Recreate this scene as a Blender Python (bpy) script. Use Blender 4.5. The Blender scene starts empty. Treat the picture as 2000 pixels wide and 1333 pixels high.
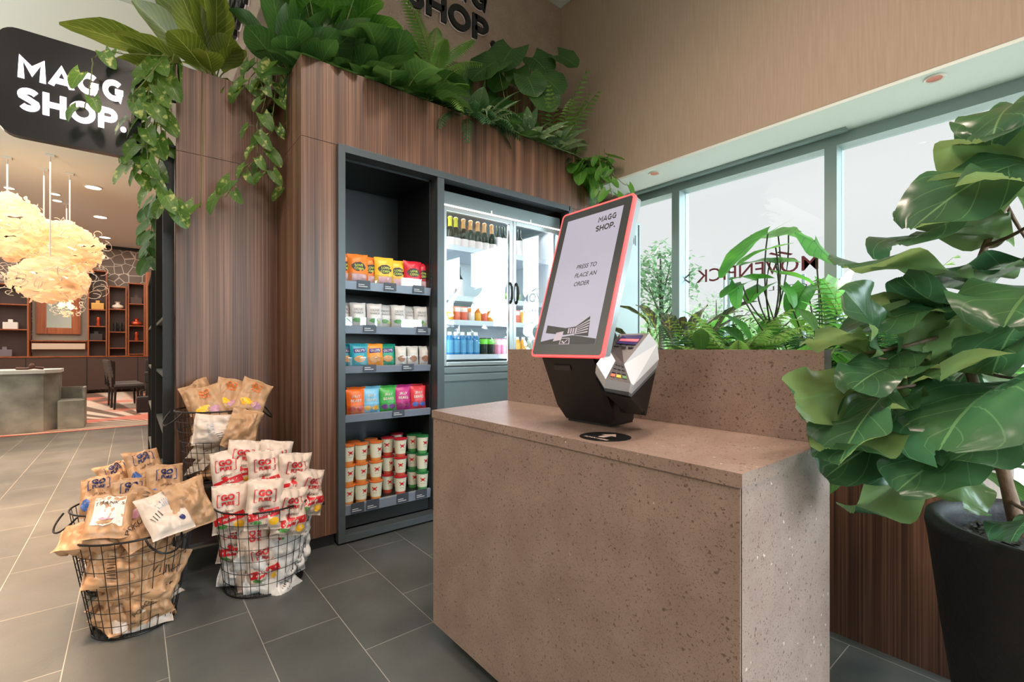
import bpy, math, random
from math import sin, cos, pi, radians as R, sqrt, atan2, exp
from mathutils import Vector as V, Matrix as M, noise as NZ
random.seed(7)
S = bpy.context.scene
COL = S.collection

# ---------------------------------------------------------------- camera, world, exposure
cam_d = bpy.data.cameras.new('camera'); cam = bpy.data.objects.new('camera', cam_d); COL.objects.link(cam)
cam.location = (0, 0, 1.2); cam.rotation_euler = (R(90), 0, R(-39))
cam_d.sensor_width = 36; cam_d.lens = 915/2000*36; cam_d.shift_y = 14.5/2000; cam_d.clip_start = .02; cam_d.clip_end = 300
S.camera = cam
S.view_settings.view_transform = 'Standard'; S.view_settings.look = 'None'
S.view_settings.gamma = 1; S.view_settings.use_curve_mapping = False
S.view_settings.exposure = 0.0

w = bpy.data.worlds.new('sky'); S.world = w; w.use_nodes = True
nt = w.node_tree; nt.nodes.clear()
out = nt.nodes.new('ShaderNodeOutputWorld'); bg = nt.nodes.new('ShaderNodeBackground')
tc = nt.nodes.new('ShaderNodeTexCoord'); dp = nt.nodes.new('ShaderNodeVectorMath'); dp.operation = 'DOT_PRODUCT'
dp.inputs[1].default_value = V((.30, -.93, .16)).normalized()
mr = nt.nodes.new('ShaderNodeMapRange'); mr.inputs[1].default_value = .72; mr.inputs[2].default_value = 1.0
mr.inputs[3].default_value = .92; mr.inputs[4].default_value = 22.0; mr.interpolation_type = 'SMOOTHSTEP'
nz = nt.nodes.new('ShaderNodeTexNoise'); nz.inputs['Scale'].default_value = 2.2; nz.inputs['Detail'].default_value = 3
cr = nt.nodes.new('ShaderNodeMixRGB'); cr.inputs[1].default_value = (.93, .93, .965, 1); cr.inputs[2].default_value = (1, .985, .99, 1)
L = nt.links.new
L(tc.outputs['Generated'], dp.inputs[0]); L(dp.outputs['Value'], mr.inputs[0]); L(mr.outputs[0], bg.inputs['Strength'])
L(tc.outputs['Generated'], nz.inputs['Vector']); cm_ = nt.nodes.new('ShaderNodeMixRGB'); cm_.inputs[2].default_value = (.76, .90, 1.0, 1)
ml_ = nt.nodes.new('ShaderNodeMapRange'); ml_.inputs[1].default_value = .6; ml_.inputs[2].default_value = .85; L(dp.outputs['Value'], ml_.inputs[0]); L(ml_.outputs[0], cm_.inputs[0])
L(nz.outputs['Fac'], cr.inputs[0]); L(cr.outputs[0], cm_.inputs[1]); L(cm_.outputs[0], bg.inputs['Color']); L(bg.outputs[0], out.inputs[0])

def lamp(kind, name, loc, energy, color, rot=(0, 0, 0), **kw):
    d = bpy.data.lights.new(name, kind); d.energy = energy; d.color = color
    for k, v in kw.items(): setattr(d, k, v)
    o = bpy.data.objects.new(name, d); COL.objects.link(o); o.location = loc; o.rotation_euler = rot
    return o
WARM = (1.0, .66, .42); SOFT = (1.0, .78, .62)
# the sun behind thin cloud, seen by the place through its windows
sun = lamp('SUN', 'sun', (8, -3, 6), 6.0, (1, .98, .95), angle=R(10))
sun.rotation_euler = V((-.40, -.72, -.56)).to_track_quat('-Z', 'Y').to_euler()
# ceiling lighting of the shop zone and lobby (warm)
for lx, ly, le in ((-1.8, -.4, 95), (-.2, -1.6, 95), (.9, -.6, 80), (-1.4, 1.6, 60), (1.6, .9, 80), (.2, .6, 60)):
    lamp('SPOT', 'shop_ceiling_light', (lx, ly, 4.55), le*2.5, (1.0, .80, .67), (0, 0, 0), spot_size=R(165), spot_blend=1, shadow_soft_size=.22)
lamp('AREA', 'lobby_ceiling_lights', (-1.5, 12.5, 3.95), 400, (1.0, .88, .76), (0, 0, 0), shape='RECTANGLE', size=6, size_y=7)
lamp('AREA', 'entry_ceiling_lights', (-3.2, 5.6, 3.95), 85, (1.0, .84, .70), (0, 0, 0), shape='RECTANGLE', size=4, size_y=4)
for ex, ey, es, ee in ((-1.05, 2.35, 34, 3400), (-.95, 4.0, 44, 3000), (-.95, 6.0, 58, 2600), (-.9, 8.0, 50, 1500)):
    lamp('SPOT', 'entry_spot', (ex, ey, 3.98), ee, (1, .60, .36), (0, 0, 0), spot_size=R(es), spot_blend=.9, shadow_soft_size=.12)
lamp('AREA', 'lobby_ceiling_fill', (-4.4, 5.0, 1.2), 380, (.94, 1, .93), (R(180), 0, 0), shape='RECTANGLE', size=2, size_y=4)  # unseen fill light facing up, added to brighten the lobby ceiling
po = lamp('AREA', 'window_portal', (3.98, -1.0, 1.6), 1, (1, 1, 1), (0, R(90), 0), shape='RECTANGLE', size=2.4, size_y=8)
po.data.cycles.is_portal = True

# ---------------------------------------------------------------- materials
MATS = {}
def lin(c):
    return tuple(((x/255)/12.92 if x/255 <= .04045 else ((x/255+.055)/1.055)**2.4) for x in c) + (1,)
def mat(name, rgb=(200, 200, 200), rough=.5, metal=0, emit=0, ecol=None, spec=.5, trans=0, coat=0, alpha=1, bump=0, bscale=50, var=0, vscale=6, aniso=None):
    if name in MATS: return MATS[name]
    m = bpy.data.materials.new(name); m.use_nodes = True; MATS[name] = m
    n = m.node_tree; b = n.nodes['Principled BSDF']
    b.inputs['Base Color'].default_value = lin(rgb); b.inputs['Roughness'].default_value = rough
    b.inputs['Metallic'].default_value = metal; b.inputs['Specular IOR Level'].default_value = spec
    b.inputs['Coat Weight'].default_value = coat; b.inputs['Transmission Weight'].default_value = trans; b.inputs['Alpha'].default_value = alpha
    if emit:
        b.inputs['Emission Color'].default_value = lin(ecol or rgb); b.inputs['Emission Strength'].default_value = emit
    if bump or var:
        t = n.nodes.new('ShaderNodeTexCoord'); z = n.nodes.new('ShaderNodeTexNoise')
        z.inputs['Scale'].default_value = bscale if bump else vscale; z.inputs['Detail'].default_value = 4
        if aniso:
            mp = n.nodes.new('ShaderNodeMapping'); mp.inputs['Scale'].default_value = aniso
            n.links.new(t.outputs['Object'], mp.inputs[0]); n.links.new(mp.outputs[0], z.inputs['Vector'])
        else: n.links.new(t.outputs['Object'], z.inputs['Vector'])
        if bump:
            bp = n.nodes.new('ShaderNodeBump'); bp.inputs['Strength'].default_value = bump; bp.inputs['Distance'].default_value = .01
            n.links.new(z.outputs['Fac'], bp.inputs['Height']); n.links.new(bp.outputs[0], b.inputs['Normal'])
        if var:
            z2 = n.nodes.new('ShaderNodeTexNoise'); z2.inputs['Scale'].default_value = vscale; z2.inputs['Detail'].default_value = 5
            n.links.new(t.outputs['Object'], z2.inputs['Vector'])
            ra = n.nodes.new('ShaderNodeMapRange'); ra.inputs[1].default_value = .3; ra.inputs[2].default_value = .7
            ra.inputs[3].default_value = 1-var; ra.inputs[4].default_value = 1+var
            hs = n.nodes.new('ShaderNodeHueSaturation'); hs.inputs['Color'].default_value = lin(rgb)
            n.links.new(z2.outputs['Fac'], ra.inputs[0]); n.links.new(ra.outputs[0], hs.inputs['Value']); n.links.new(hs.outputs[0], b.inputs['Base Color'])
    return m

def nodes(m):
    n = m.node_tree; return n, n.nodes, n.links.new, n.nodes['Principled BSDF']
def ramp(nd, stops, interp='LINEAR'):
    r = nd.new('ShaderNodeValToRGB'); r.color_ramp.interpolation = interp
    e = r.color_ramp.elements
    e[0].position, e[0].color = stops[0]; e[1].position, e[1].color = stops[-1]
    for p, c in stops[1:-1]:
        x = e.new(p); x.color = c
    return r

def wood_mat(name, dark, mid, light, freq=1.0, rough=.42):
    m = mat(name, mid, rough); n, nd, lk, b = nodes(m)
    g = nd.new('ShaderNodeNewGeometry'); sp = nd.new('ShaderNodeSeparateXYZ'); lk(g.outputs['Position'], sp.inputs[0])
    ad = nd.new('ShaderNodeMath'); ad.operation = 'ADD'; lk(sp.outputs[0], ad.inputs[0]); lk(sp.outputs[1], ad.inputs[1])
    cb = nd.new('ShaderNodeCombineXYZ'); lk(ad.outputs[0], cb.inputs[0]); lk(sp.outputs[2], cb.inputs[2])
    def layer(sx, sz, det):
        mp = nd.new('ShaderNodeMapping'); mp.inputs['Scale'].default_value = (sx*freq, 1, sz); lk(cb.outputs[0], mp.inputs[0])
        z = nd.new('ShaderNodeTexNoise'); z.inputs['Scale'].default_value = 1; z.inputs['Detail'].default_value = det; lk(mp.outputs[0], z.inputs['Vector']); return z
    a = layer(150, .8, 2); c = layer(14, .35, 2); e = layer(420, 3, 1)
    mx = nd.new('ShaderNodeMath'); mx.operation = 'MULTIPLY_ADD'; mx.inputs[1].default_value = .55; lk(a.outputs['Fac'], mx.inputs[0])
    m2 = nd.new('ShaderNodeMath'); m2.operation = 'MULTIPLY'; m2.inputs[1].default_value = .45; lk(c.outputs['Fac'], m2.inputs[0]); lk(m2.outputs[0], mx.inputs[2])
    r = ramp(nd, [(.34, lin(dark)), (.5, lin(mid)), (.66, lin(light))]); lk(mx.outputs[0], r.inputs[0])
    mm = nd.new('ShaderNodeMixRGB'); mm.blend_type = 'MULTIPLY'; mm.inputs[0].default_value = .35
    lk(r.outputs[0], mm.inputs[1]); lk(e.outputs['Fac'], mm.inputs[2]); lk(mm.outputs[0], b.inputs['Base Color'])
    return m
WOOD = wood_mat('dark_striped_wood', (58, 42, 35), (110, 77, 60), (158, 116, 90))
ORANGEWOOD = wood_mat('orange_wood', (120, 60, 30), (165, 88, 45), (190, 110, 60), .3)

def stone_mat(name, base, base2, dark, light):
    m = mat(name, base, .38); n, nd, lk, b = nodes(m)
    t = nd.new('ShaderNodeTexCoord')
    z = nd.new('ShaderNodeTexNoise'); z.inputs['Scale'].default_value = 9; z.inputs['Detail'].default_value = 6; lk(t.outputs['Object'], z.inputs['Vector'])
    col = ramp(nd, [(.3, lin(base)), (.7, lin(base2))]); lk(z.outputs['Fac'], col.inputs[0])
    cur = col.outputs[0]
    for sc, thr, cc, sel in ((70, .22, dark, .50), (150, .25, dark, .42), (60, .2, light, .93), (34, .16, dark, .86), (240, .3, dark, .45)):
        wz = nd.new('ShaderNodeTexNoise'); wz.inputs['Scale'].default_value = sc*.8; lk(t.outputs['Object'], wz.inputs['Vector'])
        va = nd.new('ShaderNodeMixRGB'); va.inputs[0].default_value = .02; lk(t.outputs['Object'], va.inputs[1]); lk(wz.outputs['Color'], va.inputs[2])
        v = nd.new('ShaderNodeTexVoronoi'); v.inputs['Scale'].default_value = sc; lk(va.outputs[0], v.inputs['Vector'])
        lt = nd.new('ShaderNodeMath'); lt.operation = 'LESS_THAN'; lt.inputs[1].default_value = thr; lk(v.outputs['Distance'], lt.inputs[0])
        sx = nd.new('ShaderNodeSeparateXYZ'); lk(v.outputs['Color'], sx.inputs[0])
        gt = nd.new('ShaderNodeMath'); gt.operation = 'GREATER_THAN'; gt.inputs[1].default_value = sel; lk(sx.outputs[0], gt.inputs[0])
        mu = nd.new('ShaderNodeMath'); mu.operation = 'MULTIPLY'; lk(lt.outputs[0], mu.inputs[0]); lk(gt.outputs[0], mu.inputs[1])
        m3 = nd.new('ShaderNodeMath'); m3.operation = 'MULTIPLY'; m3.inputs[1].default_value = .75; lk(mu.outputs[0], m3.inputs[0])
        mx = nd.new('ShaderNodeMixRGB'); lk(m3.outputs[0], mx.inputs[0]); lk(cur, mx.inputs[1]); mx.inputs[2].default_value = lin(cc); cur = mx.outputs[0]
    lk(cur, b.inputs['Base Color']); return m
STONE = stone_mat('speckled_terrazzo', (136, 114, 104), (150, 129, 118), (84, 64, 56), (205, 190, 175))
STONE2 = stone_mat('speckled_wall_stone', (150, 128, 115), (164, 142, 128), (110, 90, 80), (195, 180, 168))
MARBLE = mat('cloudy_grey_concrete', (150, 148, 138), .5, var=.45, vscale=3.5)

def floor_mat():
    m = mat('slate_floor_tile', (62, 68, 68), .34); n, nd, lk, b = nodes(m)
    g = nd.new('ShaderNodeNewGeometry'); sp = nd.new('ShaderNodeSeparateXYZ'); lk(g.outputs['Position'], sp.inputs[0])
    ay = nd.new('ShaderNodeMath'); ay.inputs[1].default_value = -1.814+12; lk(sp.outputs[1], ay.inputs[0])
    ax = nd.new('ShaderNodeMath'); ax.inputs[1].default_value = -.745+12.0; lk(sp.outputs[0], ax.inputs[0])
    cb = nd.new('ShaderNodeCombineXYZ'); lk(ay.outputs[0], cb.inputs[0]); lk(ax.outputs[0], cb.inputs[1])
    br = nd.new('ShaderNodeTexBrick'); lk(cb.outputs[0], br.inputs['Vector'])
    br.offset = .5; br.inputs['Scale'].default_value = 1; br.inputs['Brick Width'].default_value = .6; br.inputs['Row Height'].default_value = .307
    br.inputs['Mortar Size'].default_value = .0016; br.inputs['Mortar Smooth'].default_value = .1; br.inputs['Bias'].default_value = 0
    br.inputs['Color1'].default_value = lin((76, 80, 79)); br.inputs['Color2'].default_value = lin((83, 86, 84)); br.inputs['Mortar'].default_value = lin((150, 150, 142))
    z = nd.new('ShaderNodeTexNoise'); z.inputs['Scale'].default_value = 3; z.inputs['Detail'].default_value = 9; lk(g.outputs['Position'], z.inputs['Vector'])
    r = ramp(nd, [(.3, (.72, .72, .72, 1)), (.7, (1.15, 1.15, 1.15, 1))]); lk(z.outputs['Fac'], r.inputs[0])
    mx = nd.new('ShaderNodeMixRGB'); mx.blend_type = 'MULTIPLY'; mx.inputs[0].default_value = 1; lk(br.outputs['Color'], mx.inputs[1]); lk(r.outputs[0], mx.inputs[2])
    lk(mx.outputs[0], b.inputs['Base Color'])
    bp = nd.new('ShaderNodeBump'); bp.inputs['Strength'].default_value = .12; bp.inputs['Distance'].default_value = .004
    z2 = nd.new('ShaderNodeTexNoise'); z2.inputs['Scale'].default_value = 60; z2.inputs['Detail'].default_value = 5; lk(g.outputs['Position'], z2.inputs['Vector'])
    lk(z2.outputs['Fac'], bp.inputs['Height']); lk(bp.outputs[0], b.inputs['Normal']); return m
FLOOR = floor_mat()

def carpet_mat():
    m = mat('sunburst_carpet', (190, 165, 150), .9); n, nd, lk, b = nodes(m)
    g = nd.new('ShaderNodeNewGeometry'); sp = nd.new('ShaderNodeSeparateXYZ'); lk(g.outputs['Position'], sp.inputs[0])
    a = nd.new('ShaderNodeMath'); a.operation = 'ADD'; a.inputs[1].default_value = -.35; lk(sp.outputs[0], a.inputs[0])
    c = nd.new('ShaderNodeMath'); c.operation = 'ADD'; c.inputs[1].default_value = -9.3; lk(sp.outputs[1], c.inputs[0])
    at = nd.new('ShaderNodeMath'); at.operation = 'ARCTAN2'; lk(c.outputs[0], at.inputs[0]); lk(a.outputs[0], at.inputs[1])
    mu = nd.new('ShaderNodeMath'); mu.operation = 'MULTIPLY'; mu.inputs[1].default_value = 44; lk(at.outputs[0], mu.inputs[0])
    si = nd.new('ShaderNodeMath'); si.operation = 'SINE'; lk(mu.outputs[0], si.inputs[0])
    r = ramp(nd, [(.35, lin((205, 185, 168))), (.65, lin((110, 88, 74)))]); 
    mr = nd.new('ShaderNodeMapRange'); mr.inputs[1].default_value = -1; lk(si.outputs[0], mr.inputs[0]); lk(mr.outputs[0], r.inputs[0])
    z = nd.new('ShaderNodeTexNoise'); z.inputs['Scale'].default_value = .9; lk(g.outputs['Position'], z.inputs['Vector'])
    r2 = ramp(nd, [(.5, (0, 0, 0, 1)), (.6, (1, 1, 1, 1))]); lk(z.outputs['Fac'], r2.inputs[0])
    mx = nd.new('ShaderNodeMixRGB'); lk(r2.outputs[0], mx.inputs[0]); lk(r.outputs[0], mx.inputs[1]); mx.inputs[2].default_value = lin((205, 120, 100))
    lk(mx.outputs[0], b.inputs['Base Color']); return m
CARPET = carpet_mat()

def cane_mat():  # printed branching white lines on a grey wallpaper
    m = mat('line_pattern_wallpaper', (140, 128, 120), .8); n, nd, lk, b = nodes(m)
    g = nd.new('ShaderNodeNewGeometry')
    v = nd.new('ShaderNodeTexVoronoi'); v.feature = 'DISTANCE_TO_EDGE'; v.inputs['Scale'].default_value = 4.5; lk(g.outputs['Position'], v.inputs['Vector'])
    r = ramp(nd, [(.02, lin((225, 215, 205))), (.05, lin((135, 122, 112)))]); lk(v.outputs['Distance'], r.inputs[0]); lk(r.outputs[0], b.inputs['Base Color']); return m
CANE = cane_mat()

def weave_mat():
    m = mat('beige_textile_wallcovering', (186, 160, 136), .85); n, nd, lk, b = nodes(m)
    g = nd.new('ShaderNodeNewGeometry'); mp = nd.new('ShaderNodeMapping'); mp.inputs['Scale'].default_value = (90, 90, 4); lk(g.outputs['Position'], mp.inputs[0])
    z = nd.new('ShaderNodeTexNoise'); z.inputs['Scale'].default_value = 1; z.inputs['Detail'].default_value = 3; lk(mp.outputs[0], z.inputs['Vector'])
    r = ramp(nd, [(.3, lin((166, 145, 128))), (.7, lin((176, 155, 137)))]); lk(z.outputs['Fac'], r.inputs[0]); lk(r.outputs[0], b.inputs['Base Color']); return m
BEIGE = weave_mat()

def glass_mat(name, tint=(1, 1, 1, 1), refl=1.45, boost=0):
    if name in MATS: return MATS[name]
    m = bpy.data.materials.new(name); m.use_nodes = True; MATS[name] = m; n = m.node_tree; nd = n.nodes; nd.clear(); lk = n.links.new
    o = nd.new('ShaderNodeOutputMaterial'); t = nd.new('ShaderNodeBsdfTransparent'); t.inputs[0].default_value = tint
    g = nd.new('ShaderNodeBsdfGlossy'); g.inputs['Roughness'].default_value = .01
    f = nd.new('ShaderNodeFresnel'); f.inputs[0].default_value = refl
    a1 = nd.new('ShaderNodeMath'); a1.inputs[1].default_value = boost; lk(f.outputs[0], a1.inputs[0])
    ge = nd.new('ShaderNodeNewGeometry'); iv = nd.new('ShaderNodeMath'); iv.operation = 'SUBTRACT'; iv.inputs[0].default_value = 1; lk(ge.outputs['Backfacing'], iv.inputs[1])
    ad = nd.new('ShaderNodeMath'); ad.operation = 'MULTIPLY'; lk(a1.outputs[0], ad.inputs[0]); lk(iv.outputs[0], ad.inputs[1])
    mx = nd.new('ShaderNodeMixShader'); lk(ad.outputs[0], mx.inputs[0]); lk(t.outputs[0], mx.inputs[1]); lk(g.outputs[0], mx.inputs[2]); lk(mx.outputs[0], o.inputs[0]); return m
GLASS = glass_mat('window_glass', (.96, .985, .975, 1))
COOLGLASS = glass_mat('cooler_door_glass', (.96, .985, .985, 1), 1.5, .08)
ACRYL = glass_mat('clear_acrylic', (.92, .92, .94, 1), 1.45, .05)

def leaf_mat(name, rgb, vein, rgb2=None, trans=.35, rough=.38, nv=9, vw=.16, patch=None, back=None):
    if name in MATS: return MATS[name]
    m = mat(name, rgb, rough); n, nd, lk, b = nodes(m)
    uv = nd.new('ShaderNodeUVMap'); sp = nd.new('ShaderNodeSeparateXYZ'); lk(uv.outputs[0], sp.inputs[0])
    s1 = nd.new('ShaderNodeMath'); s1.operation = 'SUBTRACT'; s1.inputs[1].default_value = .5; lk(sp.outputs[0], s1.inputs[0])
    ab = nd.new('ShaderNodeMath'); ab.operation = 'ABSOLUTE'; lk(s1.outputs[0], ab.inputs[0])
    mid = nd.new('ShaderNodeMath'); mid.operation = 'LESS_THAN'; mid.inputs[1].default_value = .014; lk(ab.outputs[0], mid.inputs[0])
    ma = nd.new('ShaderNodeMath'); ma.operation = 'MULTIPLY_ADD'; ma.inputs[1].default_value = -.75; lk(ab.outputs[0], ma.inputs[0]); lk(sp.outputs[1], ma.inputs[2])
    mu = nd.new('ShaderNodeMath'); mu.operation = 'MULTIPLY'; mu.inputs[1].default_value = nv; lk(ma.outputs[0], mu.inputs[0])
    fr = nd.new('ShaderNodeMath'); fr.operation = 'FRACT'; lk(mu.outputs[0], fr.inputs[0])
    lt = nd.new('ShaderNodeMath'); lt.operation = 'LESS_THAN'; lt.inputs[1].default_value = vw; lk(fr.outputs[0], lt.inputs[0])
    h = nd.new('ShaderNodeMath'); h.operation = 'MULTIPLY'; h.inputs[1].default_value = .45; lk(lt.outputs[0], h.inputs[0])
    mxx = nd.new('ShaderNodeMath'); mxx.operation = 'MAXIMUM'; lk(mid.outputs[0], mxx.inputs[0]); lk(h.outputs[0], mxx.inputs[1])
    t = nd.new('ShaderNodeTexCoord'); z = nd.new('ShaderNodeTexNoise'); z.inputs['Scale'].default_value = 5; z.inputs['Detail'].default_value = 3; lk(t.outputs['Object'], z.inputs['Vector'])
    r = ramp(nd, [(.35, lin(rgb)), (.65, lin(rgb2 or tuple(min(255, int(c*1.25)) for c in rgb)))]); lk(z.outputs['Fac'], r.inputs[0])
    cur = r.outputs[0]
    if patch:
        z3 = nd.new('ShaderNodeTexNoise'); z3.inputs['Scale'].default_value = 28; lk(t.outputs['Object'], z3.inputs['Vector'])
        r3 = ramp(nd, [(.58, (0, 0, 0, 1)), (.68, (1, 1, 1, 1))]); lk(z3.outputs['Fac'], r3.inputs[0])
        mp = nd.new('ShaderNodeMixRGB'); lk(r3.outputs[0], mp.inputs[0]); lk(cur, mp.inputs[1]); mp.inputs[2].default_value = lin(patch); cur = mp.outputs[0]
    if back:
        gb = nd.new('ShaderNodeNewGeometry'); mb_ = nd.new('ShaderNodeMixRGB'); lk(gb.outputs['Backfacing'], mb_.inputs[0]); lk(cur, mb_.inputs[1]); mb_.inputs[2].default_value = lin(back); cur = mb_.outputs[0]
    mx = nd.new('ShaderNodeMixRGB'); lk(mxx.outputs[0], mx.inputs[0]); lk(cur, mx.inputs[1]); mx.inputs[2].default_value = lin(vein)
    lk(mx.outputs[0], b.inputs['Base Color'])
    bp = nd.new('ShaderNodeBump'); bp.inputs['Strength'].default_value = .35; bp.inputs['Distance'].default_value = .004; bp.invert = True
    lk(mxx.outputs[0], bp.inputs['Height']); lk(bp.outputs[0], b.inputs['Normal'])
    tr = nd.new('ShaderNodeBsdfTranslucent'); hs = nd.new('ShaderNodeHueSaturation'); hs.inputs['Value'].default_value = 2.0; hs.inputs['Hue'].default_value = .485
    lk(mx.outputs[0], hs.inputs['Color']); lk(hs.outputs[0], tr.inputs[0])
    ms = nd.new('ShaderNodeMixShader'); ms.inputs[0].default_value = trans
    o = [x for x in nd if x.type == 'OUTPUT_MATERIAL'][0]
    lk(b.outputs[0], ms.inputs[1]); lk(tr.outputs[0], ms.inputs[2]); lk(ms.outputs[0], o.inputs[0]); return m
LF_DARK = leaf_mat('broad_dark_leaf', (44, 84, 40), (92, 130, 66), (68, 108, 52))
LF_OLIVE = leaf_mat('olive_leaf', (72, 92, 30), (150, 160, 80), (104, 122, 44), trans=.4)
LF_BRIGHT = leaf_mat('bright_green_leaf', (56, 108, 40), (120, 165, 78), (84, 136, 50), trans=.5)
LF_POTHOS = leaf_mat('pothos_leaf', (60, 98, 36), (130, 160, 70), (92, 128, 52), patch=(178, 186, 110), trans=.35, nv=4, vw=.08)
LF_FERN = leaf_mat('fern_leaf', (88, 132, 56), (110, 150, 70), (122, 160, 78), nv=1, vw=.02)
LF_FERND = leaf_mat('dark_fern_leaf', (46, 88, 54), (60, 100, 60), (50, 92, 54), nv=1, vw=.02)
LF_VAR = leaf_mat('grey_green_variegated_leaf', (104, 136, 96), (56, 92, 60), (146, 170, 128), patch=(196, 210, 172), nv=7, vw=.3)
LF_FIG = leaf_mat('fiddle_leaf', (48, 80, 54), (96, 130, 84), (64, 100, 62), trans=.38, rough=.26, nv=5, vw=.05, back=(98, 124, 76))
LF_TARO = leaf_mat('elephant_ear_leaf', (62, 124, 54), (40, 92, 40), (90, 165, 66), trans=.5, nv=6, vw=.12)
LF_CROTON = leaf_mat('croton_leaf', (36, 58, 36), (150, 160, 60), (70, 60, 60), nv=5, vw=.15, patch=(150, 170, 50))
STEM = mat('plant_stem', (104, 112, 60), .6); STEMD = mat('dark_stem', (62, 62, 40), .7); BARK = mat('fig_bark', (120, 96, 78), .8, bump=.5, bscale=40, var=.3, vscale=20)

BLK = mat('black_matte', (22, 24, 26), .55); BLKW = mat('black_wire', (26, 24, 24), .4, metal=.4)
DGREY = mat('dark_steel_frame', (78, 86, 90), .4, metal=.3); GREY = mat('grey_metal', (120, 132, 134), .38, metal=.4)
ALU = mat('brushed_aluminium', (178, 184, 186), .3, metal=.7); WHITE = mat('white_paint', (225, 224, 218), .6)
CEIL = mat('ceiling_paint', (218, 222, 214), .8); MINT = mat('pale_soffit_paint', (222, 228, 222), .7)
WFRAME = mat('green_grey_window_frame', (140, 158, 156), .4, metal=.2)
CABIN = mat('black_cabinet_interior', (34, 38, 40), .35)
LETTERW = mat('lit_white_letter', (255, 245, 250), .5, emit=3.2, ecol=(255, 240, 250))
LETTERB = mat('black_letter', (24, 24, 26), .45); LETTERBACK = mat('white_letter_edge', (236, 220, 224), .5)

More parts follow.
